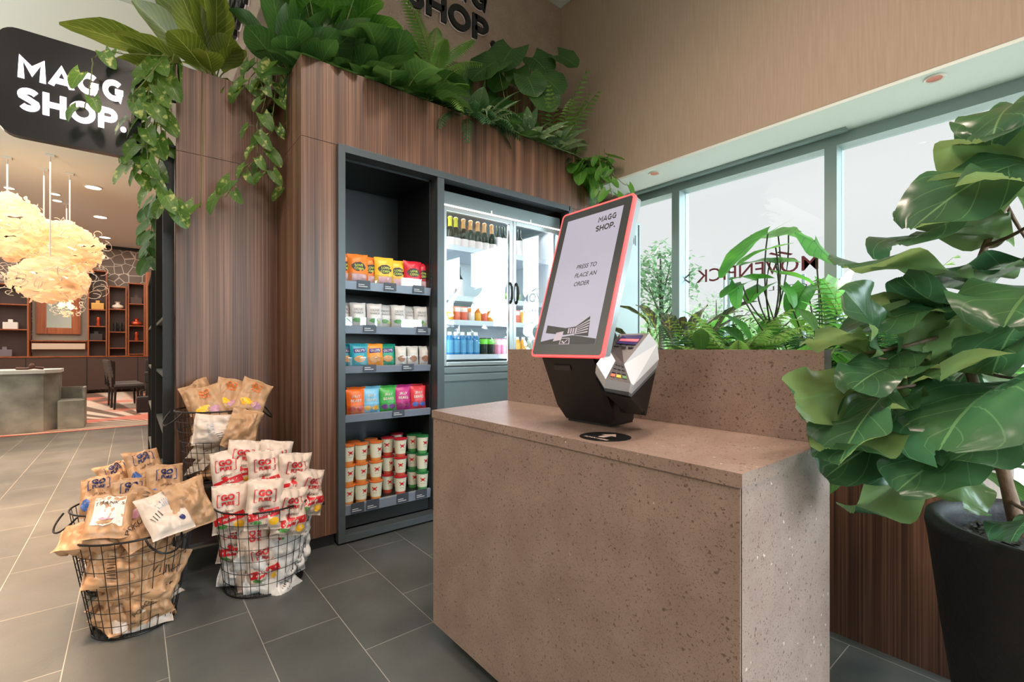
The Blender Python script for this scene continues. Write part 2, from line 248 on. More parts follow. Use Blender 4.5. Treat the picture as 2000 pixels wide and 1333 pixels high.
# ---------------------------------------------------------------- mesh helpers
def tag(o, label=None, cat=None, group=None, kind=None):
    if label: o['label'] = label
    if cat: o['category'] = cat
    if group: o['group'] = group
    if kind: o['kind'] = kind
    return o
def thing(name, loc, label, cat, group=None, rz=0):
    o = bpy.data.objects.new(name, None); COL.objects.link(o); o.location = loc; o.rotation_euler = (0, 0, rz); o.empty_display_size = .05
    return tag(o, label, cat, group)
class MB:
    def __init__(s): s.v = []; s.f = []; s.m = []; s.uv = []; s.has = False
    def add(s, vs, fs, mi=0, uvs=None):
        b = len(s.v); s.v += [tuple(x) for x in vs]
        for k, f in enumerate(fs):
            s.f.append(tuple(b+i for i in f)); s.m.append(mi if not isinstance(mi, list) else mi[k])
            if uvs: s.uv.append([uvs[i] for i in f]); s.has = True
            else: s.uv.append([(0, 0)]*len(f))
        return s
    def box(s, x0, x1, y0, y1, z0, z1, mi=0, mt=None):
        vs = [V((x, y, z)) for z in (z0, z1) for y in (y0, y1) for x in (x0, x1)]
        if mt: vs = [mt @ p for p in vs]
        return s.add(vs, [(0, 2, 3, 1), (4, 5, 7, 6), (0, 1, 5, 4), (2, 6, 7, 3), (0, 4, 6, 2), (1, 3, 7, 5)], mi)
    def bbox(s, x0, x1, y0, y1, z0, z1, r=.005, mi=0, mt=None):   # box with chamfered edges
        import bmesh
        bm = bmesh.new(); bmesh.ops.create_cube(bm, size=1)
        for v in bm.verts: v.co = V(((x0+x1)/2+v.co.x*(x1-x0), (y0+y1)/2+v.co.y*(y1-y0), (z0+z1)/2+v.co.z*(z1-z0)))
        bmesh.ops.bevel(bm, geom=bm.edges[:], offset=r, segments=2, affect='EDGES', profile=.7)
        vs = [mt @ v.co if mt else v.co.copy() for v in bm.verts]; bm.verts.index_update()
        s.add(vs, [tuple(v.index for v in f.verts) for f in bm.faces], mi); bm.free(); return s
    def tube(s, pts, r, n=8, mi=0, closed=False, cap=True):
        pts = [V(p) for p in pts]; k = len(pts); vs = []; fs = []
        rr = r if isinstance(r, (list, tuple)) else [r]*k
        up = V((0, 0, 1))
        for i, p in enumerate(pts):
            d = (pts[(i+1) % k]-pts[i-1]) if closed else (pts[min(i+1, k-1)]-pts[max(i-1, 0)])
            d = d.normalized() if d.length > 1e-9 else V((0, 0, 1))
            a = d.cross(up if abs(d.z) < .95 else V((1, 0, 0))).normalized(); b = d.cross(a)
            for j in range(n):
                t = 2*pi*j/n; vs.append(p+a*cos(t)*rr[i]+b*sin(t)*rr[i])
        for i in range(k if closed else k-1):
            for j in range(n):
                fs.append((i*n+j, i*n+(j+1) % n, ((i+1) % k)*n+(j+1) % n, ((i+1) % k)*n+j))
        if cap and not closed: fs += [tuple(range(n-1, -1, -1)), tuple(range((k-1)*n, k*n))]
        return s.add(vs, fs, mi)
    def lathe(s, prof, n=24, mi=0, c=(0, 0, 0), mt=None):          # prof: (r, z[, mat])
        vs = []; fs = []; ms = []
        for p in prof:
            for j in range(n):
                t = 2*pi*j/n; q = V((c[0]+p[0]*cos(t), c[1]+p[0]*sin(t), c[2]+p[1])); vs.append(mt @ q if mt else q)
        for i in range(len(prof)-1):
            for j in range(n):
                fs.append((i*n+j, i*n+(j+1) % n, (i+1)*n+(j+1) % n, (i+1)*n+j)); ms.append(prof[i][2] if len(prof[i]) > 2 else mi)
        return s.add(vs, fs, ms)
    def prism(s, poly, z0, z1, mi=0, mt=None):
        n = len(poly); vs = [V((x, y, z0)) for x, y in poly]+[V((x, y, z1)) for x, y in poly]
        if mt: vs = [mt @ p for p in vs]
        return s.add(vs, [tuple(range(n-1, -1, -1)), tuple(range(n, 2*n))]+[(i, (i+1) % n, n+(i+1) % n, n+i) for i in range(n)], mi)
    def build(s, name, mats, parent=None, loc=None, smooth=False, sharp=40):
        me = bpy.data.meshes.new(name); me.from_pydata(s.v, [], s.f)
        if not isinstance(mats, (list, tuple)): mats = [mats]
        for m in mats: me.materials.append(m)
        me.polygons.foreach_set('material_index', s.m)
        if s.has:
            ul = me.uv_layers.new(name='UVMap'); fl = []
            for u in s.uv:
                for a in u: fl += [a[0], a[1]]
            ul.data.foreach_set('uv', fl)
        if smooth:
            me.polygons.foreach_set('use_smooth', [True]*len(me.polygons))
            if sharp < 180:
                try: me.set_sharp_from_angle(angle=R(sharp))
                except Exception: pass
        me.update()
        o = bpy.data.objects.new(name, me); COL.objects.link(o)
        if parent: o.parent = parent
        if loc is not None: o.location = loc
        return o
def struct(name, mb, m, **k): return tag(mb.build(name, m, **k), kind='structure')
def slab(name, x0, x1, y0, y1, z0, z1, m): return struct(name, MB().box(x0, x1, y0, y1, z0, z1), m)
def copy_thing(o, loc=None, label=None, group=None, rot=None, scale=None):
    c = o.copy(); COL.objects.link(c)
    for ch in o.children:
        d = ch.copy(); COL.objects.link(d); d.parent = c
        for g in ch.children:
            e = g.copy(); COL.objects.link(e); e.parent = d
    if loc is not None: c.location = loc
    if rot is not None: c.rotation_euler = rot
    if scale is not None: c.scale = (scale,)*3 if isinstance(scale, (int, float)) else scale
    if label: c['label'] = label
    if group: c['group'] = group
    return c

TXT = {}
def text2d(s, bold=0, shear=0, space=1):
    k = (s, bold, shear, space)
    if k in TXT: return TXT[k]
    cu = bpy.data.curves.new('t', 'FONT'); cu.body = s; cu.size = 1; cu.offset = bold; cu.shear = shear; cu.space_character = space; cu.resolution_u = 3
    cu.fill_mode = 'FRONT'; o = bpy.data.objects.new('t', cu); COL.objects.link(o)
    dg = bpy.context.evaluated_depsgraph_get(); dg.update(); me = bpy.data.meshes.new_from_object(o.evaluated_get(dg))
    vs = [(v.co.x, v.co.y) for v in me.vertices]; fs = [tuple(p.vertices) for p in me.polygons]
    bpy.data.objects.remove(o); bpy.data.curves.remove(cu); bpy.data.meshes.remove(me)
    xs = [v[0] for v in vs]; ys = [v[1] for v in vs]; x0, x1, y0, y1 = min(xs), max(xs), min(ys), max(ys)
    TXT[k] = ([(x-x0, y-y0) for x, y in vs], fs, x1-x0, y1-y0); return TXT[k]
def arc(cx, cy, rx, ry, a0, a1, n=14): return [(cx+rx*cos(R(a0+(a1-a0)*i/n)), cy+ry*sin(R(a0+(a1-a0)*i/n))) for i in range(n+1)]
def glyph(c, t):                                                  # stroke centre lines of bold block letters, height 1
    h = t/2
    if c == 'M': return 1.08, [[(h, 0), (h, 1), (.54, .38), (1.08-h, 1), (1.08-h, 0)]]
    if c == 'A': return 1.04, [[(h*.8, 0), (.52, .93), (1.04-h*.8, 0)], [(.24, .27), (.80, .27)]]
    if c == 'G': return 1.0, [arc(.5, .5, .5-h, .5-h, 48, 322, 22)+[(.93-h, .50-.33), (.93-h, .47)], [(.93, .47), (.56, .47)]]
    if c == 'S': return .80, [arc(.40, 1-(.25+h*.5), .40-h*.9, .25-h*.5, 30, 200, 12)+[(.40, .51)]+arc(.40, .25+h*.5, .40-h, .25-h*.5, 20, -150, 12)]
    if c == 'H': return .90, [[(h, 0), (h, 1)], [(.9-h, 0), (.9-h, 1)], [(h, .5), (.9-h, .5)]]
    if c == 'O': return 1.06, [arc(.53, .5, .53-h, .5-h, 0, 360, 30)]
    if c == 'P': return .82, [[(h, 0), (h, 1)], [(h, 1-h), (.45, 1-h)]+arc(.45, .66, .37-h, .34-h, 90, -90, 12)+[(h, .66-.34+h)]]
    return .26, [[(.13, 0), (.13, .24)]]
def solid_text(s, height, depth, t=.2, x=0, y=0, width=None):
    k = t; vs = []; fs = []; cx = 0
    for c in s:
        wd, strokes = glyph(c, t)
        if c == '.':
            pl = [(cx+.15+.13*cos(2*pi*i/18), .13+.13*sin(2*pi*i/18)) for i in range(18)]; n = 18; b = len(vs)
            vs += [(p[0], p[1], 0) for p in pl]+[(p[0], p[1], 1) for p in pl]; fs += [tuple(b+n+i for i in range(n)), tuple(b+i for i in range(n-1, -1, -1))]+[(b+i, b+(i+1) % n, b+n+(i+1) % n, b+n+i) for i in range(n)]
        else:
            for st_ in strokes:
                n = len(st_); closed = abs(st_[0][0]-st_[-1][0])+abs(st_[0][1]-st_[-1][1]) < 1e-6
                sd = []
                for i in range(n):
                    p = V((*st_[i], 0)); a_ = V((*st_[(i-1) if i else (n-2 if closed else 0)], 0)); c2 = V((*st_[(i+1) if i < n-1 else (1 if closed else n-1)], 0))
                    d1 = (p-a_).normalized() if (p-a_).length > 1e-9 else (c2-p).normalized(); d2 = (c2-p).normalized() if (c2-p).length > 1e-9 else d1
                    n1 = V((-d1.y, d1.x, 0)); n2 = V((-d2.y, d2.x, 0)); m_ = (n1+n2).normalized(); q_ = min(1/max(m_.dot(n1), .35), 1.9)
                    lim = lambda z: V((z.x, min(max(z.y, 0), 1), 0)) if c in 'MA' else z
                    sd.append((lim(p+m_*q_*t/2), lim(p-m_*q_*t/2)))
                b = len(vs)
                for l_, r_ in sd: vs += [(cx+l_.x, l_.y, 0), (cx+r_.x, r_.y, 0), (cx+l_.x, l_.y, 1), (cx+r_.x, r_.y, 1)]
                for i in range(n-1):
                    o_ = b+4*i; fs += [(o_+2, o_+3, o_+7, o_+6), (o_, o_+4, o_+5, o_+1), (o_, o_+2, o_+6, o_+4), (o_+1, o_+5, o_+7, o_+3)]
                if not closed: o_ = b+4*(n-1); fs += [(b, b+1, b+3, b+2), (o_, o_+2, o_+3, o_+1)]
        cx += wd+.10
    kx = (width/(cx-.10)) if width else height
    return [V((v[0]*kx, v[1]*height, v[2]*depth)) for v in vs], fs, (cx-.10)*kx
def frame(origin, xdir, ydir):                                    # local x,y,z -> world
    x = V(xdir).normalized(); y = V(ydir).normalized(); z = x.cross(y); m = M((x, y, z)).transposed().to_4x4(); m.translation = V(origin); return m

# pixel of the 2000 x 1333 photograph -> point of the place
CF = V((cos(R(51)), sin(R(51)), 0)); CR = V((sin(R(51)), -cos(R(51)), 0)); CP = V((0, 0, 1.2))
def ray(px, py): return CF+CR*((px-1000)/915)+V((0, 0, (681-py)/915))
def atd(px, py, d): return CP+ray(px, py)*d
def atX(px, py, x): r = ray(px, py); return CP+r*(x/r.x)
def atY(px, py, y): r = ray(px, py); return CP+r*(y/r.y)
def atZ(px, py, z): r = ray(px, py); return CP+r*((z-1.2)/r.z)

# ================================================================= the setting
slab('floor', -8, 3.95, -4.6, 9.3, -.1, 0, FLOOR)
slab('floor', -8, 3.95, 9.3, 17.2, -.1, .004, CARPET)
struct('trim_1', MB().box(-8, 3.9, 9.28, 9.3, 0, .006), mat('red_carpet_edge', (205, 90, 78), .7))
slab('ceiling', -8, 3.95, -4.6, 5.0, 4.68, 4.8, CEIL)
slab('ceiling', -8, 3.95, 5.0, 17.2, 4.05, 4.68, CEIL)
struct('wall_back', MB().box(-8, 1.0, -2.75, -2.6, 0, 4.8).box(3.7, 4.1, -2.75, -2.6, 0, 4.8).box(1.0, 3.7, -2.75, -2.6, 2.7, 4.8).box(1.0, 3.7, -2.75, -2.6, 0, .1), WHITE)
slab('wall_left', -8.15, -8, -4.75, 17.2, 0, 4.8, mat('lobby_warm_wall', (205, 190, 172), .8))
slab('wall_lobby', -8, 4.1, 17.2, 17.35, 0, 4.05, CANE)
slab('trim_2', -8, 3.9, 17.12, 17.2, 3.98, 4.05, BLK)
# bulkhead over the windows, soffit, window wall
slab('wall_right', 3.4, 3.95, -4.6, 5.6, 2.735, 4.68, BEIGE)
slab('ceiling', 3.402, 3.95, -4.6, 2.96, 2.715, 2.735, MINT)
slab('trim_3', 3.78, 3.83, 1.05, 2.96, 2.695, 2.715, WFRAME)
slab('wall_right', 3.9, 4.05, 3.0, 17.2, 0, 4.7, BEIGE)
slab('wall_outer', 3.96, 4.06, -4.6, 3.0, 2.73, 4.7, WHITE)
slab('trim_4', 3.86, 4.0, -4.6, 3.0, 0, .16, WFRAME)
slab('trim_5', 3.86, 4.0, -4.6, 3.0, 2.635, 2.715, WFRAME)
mull = [2.39, 1.165, -.06, -1.285, -2.51, -3.735, -4.57]
for y in mull: slab('window_frame', 3.86, 4.02, y-.038, y+.038, .16, 2.635, WFRAME)
ys = [3.0]+mull
for i in range(len(ys)-1):
    g = MB().box(3.955, 3.965, ys[i+1]+.038, ys[i]-.038 if i else 2.99, .16, 2.635)
    struct('window_%d' % (i+1), g, GLASS)

struct('window_9', MB().box(1.0, 3.7, -2.70, -2.69, .1, 2.7), GLASS)  # unseen glazed opening, added to bring daylight onto the counter's right side
for x in (1.0, 2.33, 3.66): slab('window_frame', x, x+.04, -2.74, -2.62, .1, 2.7, WFRAME)
slab('ground_outside', -30, 4.1, -60, -2.8, -.25, -.15, mat('pale_paving', (215, 213, 206), .8, var=.12, vscale=1))
po2 = lamp('AREA', 'added_window_portal', (2.35, -2.76, 1.4), 1, (1, 1, 1), (R(90), 0, 0), shape='RECTANGLE', size=2.7, size_y=2.6); po2.data.cycles.is_portal = True  # samples sky light through the added opening in the back wall
# wood clad shop island: pier, top band, return, column
GAP = .003
slab('wall_pier', .764, .968, 2.9, 3.48, .07, 2.445, WOOD)
slab('wall_pier', .764, .968, 2.9, 3.48, 2.445+GAP, 2.922, WOOD)
slab('wall_band', .968, 3.398, 2.9, 2.93, 2.445+GAP, 2.922, WOOD)
slab('wall_pier', 3.0, 3.86, 2.9, 3.4, .07, 2.445, WOOD)
slab('baseboard_front', .776, .96, 2.915, 3.4, 0, .07, BLK)
slab('baseboard_front', 3.0, 3.85, 2.915, 3.4, 0, .07, BLK)
slab('trough_floor', .968, 3.398, 2.93, 3.35, 2.70, 2.72, BLK)
slab('wall_column', .204, .95, 3.481, 6.0, .07, 2.40, WOOD)
slab('wall_column', .204, .95, 3.481, 6.0, 2.40+GAP, 2.80, WOOD)
struct('wall_column', MB().box(.204, .95, 3.481, 3.50, 2.80, 2.922).box(.204, .223, 3.50, 6.0, 2.80, 2.922), WOOD)
slab('baseboard_side', .215, .9, 3.49, 5.99, 0, .07, BLK)
slab('wall_riser', .70, 3.398, 3.35, 5.62, 2.81, 3.61, WOOD)
slab('wall_tower', .72, 3.398, 3.41, 5.6, 3.611, 4.679, STONE2)
slab('wall_core', .97, 3.86, 3.66, 5.9, 0, 2.80, BLK)

# metal surround framing shelf and cooler
sr = MB()
sr.bbox(.968, 1.011, 2.865, 2.96, .012, 2.445, .002).bbox(1.655, 1.71, 2.87, 2.96, .055, 2.40, .002)
sr.bbox(1.011, 2.975, 2.865, 2.96, 2.40, 2.445, .002).bbox(2.96, 3.0, 2.865, 2.96, .012, 2.445, .002).bbox(1.011, 2.96, 2.865, 2.96, .012, .055, .002)
struct('trim_6', sr, DGREY)

# ---- raised letters on the tower (front and left side)
def letters(name, rows, origin, xd, yd, h, depth, label, cat, bold=.03, group=None, face=LETTERB, edge=LETTERBACK, width=None):
    root = thing(name, origin, label, cat, group)
    fr = frame((0, 0, 0), xd, yd)
    for s, dy, wd in rows:
        vs, fs, wx = solid_text(s, h, depth, .225, width=wd)
        vs2 = [fr @ (v+V((0, dy, .012))) for v in vs]
        bk = [fr @ (V(((v.x-wx/2)*1.012+wx/2-.004, v.y-.006, min(v.z, .01)*1.0))+V((0, dy, .002))) for v in vs]
        MB().add(bk, fs).build('letter_backing', edge, root)
        MB().add(vs2, fs).build('letters', face, root)
    return root
letters('shop_sign_letters', [('MAGG', .275, .80), ('SHOP.', 0, .885)], (1.66, 3.409, 3.915), (1, 0, 0), (0, 0, 1), .212, .02,
        'raised black shop name letters on the speckled wall above the planted ledge', 'sign')
letters('shop_sign_letters', [('MAGG', .275, .80), ('SHOP.', 0, .885)], (.719, 5.05, 3.915), (0, -1, 0), (0, 0, 1), .212, .03,
        'raised black letters on the side face of the tower, seen edge on behind leaves', 'sign')

# ---- hanging light box sign
def rounded(w_, h_, r, n=6):
    p = []
    for cx, cy, a in ((w_-r, h_-r, 0), (r, h_-r, 90), (r, r, 180), (w_-r, r, 270)):
        for k in range(n+1): t = R(a+90*k/n); p.append((cx+r*cos(t), cy+r*sin(t)))
    return p
sg = thing('projecting_sign', (-.535, 3.48, 2.30), 'black rounded sign board with glowing white shop name, bracketed to the wood column', 'sign')
fr = frame((0, 0, 0), (1, 0, 0), (0, 0, 1))
bd = MB().prism(rounded(.575, .552, .075), -.05, 0, mt=fr); bd.build('sign_board', mat('gloss_black_board', (30, 30, 33), .18), sg)
for s, y, wd in (('MAGG', .300, .425), ('SHOP.', .135, .43)):
    vs, fs, _ = solid_text(s, .118, .006, .25, width=wd)
    MB().add([fr @ (v+V((.075, y, .0015))) for v in vs], fs).build('lit_letters', LETTERW, sg)
for z in (.40, .125):
    MB().tube([(.57, .025, z), (.739, .025, z)], .008).build('bracket_arm', BLK, sg)

# ================================================================= counter
ct = thing('checkout_counter', (1.2, 1.1, 0), 'speckled terrazzo order counter with raised back ledge beside the wood planter', 'counter')
def loc(mb, root, name, m, **k):
    mb.v = [(x-root.location.x, y-root.location.y, z-root.location.z) for x, y, z in mb.v]; return mb.build(name, m, root, **k)
wt = [(.953, .441), (1.475, .441), (1.475, 1.80), (.953, 1.70)]
loc(MB().prism(wt, .917, .947), ct, 'worktop', STONE)
loc(MB().prism([(.957, .447), (.960, .447), (.960, 1.694), (.957, 1.694)], .077, .9165), ct, 'front_panel', STONE)
loc(MB().prism([(.9655, .447), (1.475, .447), (1.475, .47), (.9655, .47)], .01, .9165), ct, 'side_panel', STONE)
loc(MB().prism([(.976, 1.68), (1.475, 1.775), (1.475, 1.795), (.976, 1.697)], .077, .9165), ct, 'side_panel', STONE)
loc(MB().prism([(1.42, .443), (1.475, .443), (1.475, 1.80), (1.42, 1.788)], .9475, 1.196), ct, 'back_ledge', STONE)
loc(MB().prism([(.9605, .4705), (1.47, .4705), (1.47, 1.77), (.9605, 1.678)], .077, .9), ct, 'carcass', BLK)
loc(MB().prism([(1.05, .50), (1.44, .50), (1.44, 1.72), (1.05, 1.65)], 0, .077), ct, 'plinth', BLK)
# round sticker lying on the worktop
st = thing('round_sticker', (1.052, .875, .9472), 'round black sticker with pointing arrow stuck on the worktop edge', 'sticker')
MB().lathe([(0.0001, 0), (.073, 0), (.073, .0006), (.0001, .0006)], 40).build('sticker_disc', mat('sticker_black', (16, 16, 18), .5), st)
fr = frame((0, 0, .0009), (-sin(R(0))*1, -1, 0), (1, 0, 0))
PINKW = mat('pale_print', (214, 190, 180), .5)
arrow = [(-.012, -.022), (.010, -.022), (.010, .012), (.026, .012), (-.001, .046), (-.028, .012), (-.012, .012)]
ar = MB(); ar.add([fr @ V((x+.0, y+.004, 0)) for x, y in arrow], [(0, 1, 2, 3, 4, 5, 6)]); ar.build('arrow', PINKW, st)
tv, tf, tw, th = text2d('SCAN HERE', .03)
MB().add([fr @ V(((x-tw/2)*.0165, y*.0165-.045, 0)) for x, y in tv], tf).build('lettering', PINKW, st)

# ================================================================= ordering kiosk
kc = V((1.078, .995, 1.417)); yaw = R(178.4); tilt = R(16.8)
kn = V((cos(yaw)*cos(tilt), sin(yaw)*cos(tilt), sin(tilt))); kr = V((0, 0, 1)).cross(kn).normalized(); ku = kn.cross(kr)
kf = M((kr, ku, kn)).transposed().to_4x4(); kf.translation = kc
kk = thing('ordering_kiosk', (1.24, 1.06, .9475), 'tilted touch screen order terminal with glowing red edge on the counter', 'kiosk')
def kb(mb, name, m, root=kk, **k): return loc(mb, root, name, m, **k)
def rr(w_, h_, r): return [(x-w_/2, y-h_/2) for x, y in rounded(w_, h_, r)]
kb(MB().prism(rr(.306, .506, .014), -.012, -.0005, mt=kf), 'light_edge', mat('red_light_strip', (255, 90, 90), .4, emit=1.1, ecol=(255, 70, 75)))
kb(MB().prism(rr(.302, .502, .013), -.034, -.0121, mt=kf), 'rear_case', ALU)
kb(MB().prism(rr(.293, .493, .010), -.0004, .0004, mt=kf), 'screen_bezel', mat('bezel_black', (40, 40, 44), .22))
kb(MB().prism([(-.118, -.215), (.118, -.215), (.118, .220), (-.118, .220)], .0005, .0009, mt=kf), 'screen', mat('screen_white', (40, 40, 44), .2, emit=.62, ecol=(226, 218, 236)))
PRB = mat('screen_print', (30, 30, 34), .3)
tx = MB()
for s, x, y, h_, it in (('MAGG', .026, .183, .020, 0), ('SHOP.', .022, .152, .020, 0), ('PRESS TO', -.026, .033, .0145, .2), ('PLACE AN', -.026, .004, .0145, .2), ('ORDER', -.021, -.025, .0145, .2)):
    if not it:
        gv, gf, _ = solid_text(s, h_, .0002, .21, width=.072 if s == 'MAGG' else .078); tx = MB().add([kf @ (p+V((x, y, .0011))) for p in gv], gf)
    else:
        tv, tf, tw, th = text2d(s, .012, it); k_ = h_/th; tx = MB().add([kf @ V((x+vx*k_, y+vy*k_, .0013)) for vx, vy in tv], tf)
    kb(tx, 'screen_lettering', PRB)
# line drawing of a modern building at the foot of the screen
dr = MB()
def dpoly(pts, mi=0, z=.0013): dr.add([kf @ V((x, y, z)) for x, y in pts], [tuple(range(len(pts)))], mi)
dpoly([(-.118, -.215), (.118, -.215), (.118, -.198), (.06, -.190), (.02, -.186), (-.04, -.192), (-.118, -.205)])
dpoly([(-.102, -.176), (-.102, -.150), (-.015, -.162), (.030, -.158), (.030, -.180), (-.015, -.184)])
dpoly([(.028, -.186), (.028, -.158), (.078, -.128), (.086, -.190)])
dpoly([(-.060, -.204), (-.052, -.176), (-.020, -.172), (-.024, -.200)], 1, .0016)
for i in range(5): dpoly([(.030, -.163-.005*i), (.030, -.161-.005*i), (.080, -.138-.009*i), (.080, -.142-.009*i)], 1, .0017)
for i in range(4): dpoly([(-.002+.010*i, -.180), (-.002+.010*i, -.163), (.004+.010*i, -.163), (.004+.010*i, -.180)], 1, .0017)
dpoly([(-.030, -.214), (-.026, -.194), (.012, -.194), (.016, -.214)], 1, .0018)
dpoly([(-.026, -.212), (-.023, -.196), (.009, -.196), (.012, -.212)], 0, .0020)
dpoly([(-.020, -.206), (-.016, -.202), (-.008, -.208), (.004, -.198), (.006, -.200), (-.008, -.212)], 1, .0022)
kb(dr, 'screen_drawing', [PRB, mat('screen_lilac', (190, 182, 205), .3)])
# black wedge body and foot
bodyp = [(-.132, -.255), (-.128, -.262), (.092, -.262)]
bm_ = MB()
def wpt(px, py, d): return atd(px, py, d)
def hexa(mb, a, b, mi=0):    # two matching polygons joined
    n = len(a); mb.add(list(a)+list(b), [tuple(range(n)), tuple(range(2*n-1, n-1, -1))]+[(i, n+i, n+(i+1) % n, (i+1) % n) for i in range(n)], mi); return mb
zt = .9475
front = [kf @ V((-.108, -.247, -.006)), V((1.155, 1.175, 1.005)), V((1.185, 1.160, zt+.008)), V((1.185, .965, zt+.008)), V((1.165, .93, .985)), kf @ V((.110, -.247, -.006))]
back = [kf @ V((-.10, -.10, -.036)), V((1.33, 1.165, 1.10)), V((1.34, 1.155, zt+.008)), V((1.34, .99, zt+.008)), V((1.33, .98, 1.10)), kf @ V((.10, -.10, -.036))]
kb(hexa(MB(), front, back), 'body', mat('kiosk_black', (20, 21, 23), .5))
kb(MB().prism([(1.19, .97), (1.335, .99), (1.335, 1.155), (1.19, 1.155)], zt, zt+.009), 'foot', BLK)
p0 = [V((1.1235, 1.128, 1.128)), V((1.1235, 1.128, 1.112)), V((1.1235, 1.042, 1.112)), V((1.1235, 1.042, 1.128))]
sl = MB()
fw = frame(kf @ V((0, -.247, -.006)), kr, (V((1.155, 1.07, 1.005))-(kf @ V((0, -.247, -.006)))).normalized())
sl.box(-.062, .012, .040, .062, -.004, .0025, mt=fw); kb(sl, 'receipt_slot', mat('slot_grey', (52, 52, 54), .4))
# scanner window in the side wing, wing arm
WP = [atd(1193, 748, 1.40), atd(1242, 752, 1.38), atd(1261, 812, 1.42), atd(1212, 806, 1.44)]
wn = (WP[1]-WP[0]).cross(WP[2]-WP[1]).normalized(); wn = -wn if wn.dot(CF) > 0 else wn
kb(hexa(MB(), WP, [p-wn*.07+CR*.01+V((0, 0, .012)) for p in WP]), 'scanner_arm', mat('kiosk_black', (20, 21, 23), .5))
def wq(u, v, e): return WP[0].lerp(WP[1], u).lerp(WP[3].lerp(WP[2], u), v)+wn*e
kb(hexa(MB(), [wq(.42, .36, .001), wq(.86, .34, .001), wq(.84, .86, .001), wq(.36, .84, .001)], [wq(.42, .36, .0001), wq(.86, .34, .0001), wq(.84, .86, .0001), wq(.36, .84, .0001)]), 'scanner_window', mat('scanner_pink', (206, 170, 158), .3))

# card terminal clipped on the kiosk wing
cr_ = thing('card_reader', (1.10, .88, 1.10), 'white and dark grey card payment terminal with keypad clipped beside the kiosk screen', 'card reader')
PT = {'A': (1210, 653, 1.39), 'B': (1268, 651, 1.39), 'RM': (1219, 712, 1.295), 'C': (1232, 749, 1.245), 'D': (1183, 741, 1.25), 'LM': (1202, 705, 1.30),
      'K': (1188, 680, 1.33), 'Lo': (1165, 711, 1.275), 'E': (1284, 672, 1.41), 'F': (1287, 702, 1.40), 'G': (1237, 753, 1.27)}
PT = {k: atd(*v) for k, v in PT.items()}
cN = (PT['B']-PT['A']).cross(PT['C']-PT['B']).normalized(); cN = -cN if cN.dot(CF) > 0 else cN
def off(k, t): return PT[k]+cN*t
def cb_(mb, name, m, **k): return loc(mb, cr_, name, m, **k)
ring = ['A', 'B', 'E', 'F', 'G', 'C', 'D', 'Lo']
sh = MB(); n_ = len(ring)
sh.add([PT[k] for k in ['K', 'LM', 'D', 'Lo', 'A']], [(0, 1, 2, 3), (4, 0, 3)])
sh.add([PT[k] for k in ['B', 'RM', 'C', 'G', 'F', 'E']], [(0, 1, 2, 3, 4, 5)])
sh.add([PT[k] for k in ring]+[off(k, -.035) for k in ring], [(i, (i+1) % n_, n_+(i+1) % n_, n_+i) for i in range(n_)]+[tuple(range(n_, 2*n_))])
cb_(sh, 'shell', mat('terminal_white', (196, 196, 200), .3))
fpan = MB().add([PT[k] for k in ['A', 'B', 'RM', 'C', 'D', 'LM', 'K']], [(0, 1, 2, 6), (6, 2, 3, 4, 5)]); cb_(fpan, 'face_panel', mat('terminal_dark', (66, 58, 58), .35))
def bil(a, b, c, d, u, v, e=.001): return (a.lerp(b, u)).lerp(d.lerp(c, u), v)+cN*e
kq = [PT['LM'], PT['RM'], PT['C'], PT['D']]; dq = [PT['A'], PT['B'], PT['RM'].lerp(PT['B'], .38), PT['K']]
def patch(qd, u0, u1, v0, v1, name, m, e=.0012):
    cb_(MB().add([bil(*qd, u0, v0, e), bil(*qd, u1, v0, e), bil(*qd, u1, v1, e), bil(*qd, u0, v1, e)]+[bil(*qd, u0, v0, .0001), bil(*qd, u1, v0, .0001), bil(*qd, u1, v1, .0001), bil(*qd, u0, v1, .0001)],
        [(0, 1, 2, 3), (0, 4, 5, 1), (1, 5, 6, 2), (2, 6, 7, 3), (3, 7, 4, 0)]), name, m)
patch(dq, .14, .86, .12, .66, 'display', mat('terminal_display', (50, 40, 80), .15, emit=.15, ecol=(60, 50, 130)))
patch(dq, .18, .84, .36, .50, 'display_line', mat('display_red', (200, 90, 100), .3, emit=.4, ecol=(220, 90, 100)), .0018)
for c_ in range(3): patch(dq, .14+.26*c_, .32+.26*c_, .74, .84, 'key', mat('key_dark', (40, 40, 44), .5), .002)
kcol = [mat('key_dark', (40, 40, 44), .5), mat('key_red', (190, 80, 40), .5), mat('key_yellow', (225, 165, 40), .5), mat('key_green', (70, 110, 60), .5)]
for r_ in range(4):
    for c_ in range(3): patch(kq, .13+.27*c_, .33+.27*c_, .06+.21*r_, .20+.21*r_, 'key', kcol[1+c_] if r_ == 3 else kcol[0], .002)
cl = MB(); rk = ['E', 'F', 'G', 'C', 'D', 'Lo', 'A', 'B']; hexa(cl, [off(k, -.0355) for k in rk], [off(k, -.052)*.97+off('F', -.052)*.03 for k in rk]); cb_(cl, 'cradle', mat('cradle_grey', (96, 106, 114), .4))
hd = MB(); hexa(hd, [off('F', -.053), off('G', -.053), off('D', -.053), off('Lo', -.053)], [atd(1262, 790, 1.47), atd(1262, 812, 1.44), atd(1222, 806, 1.40), atd(1215, 770, 1.43)])
cb_(hd, 'mount', mat('kiosk_black', (20, 21, 23), .5))

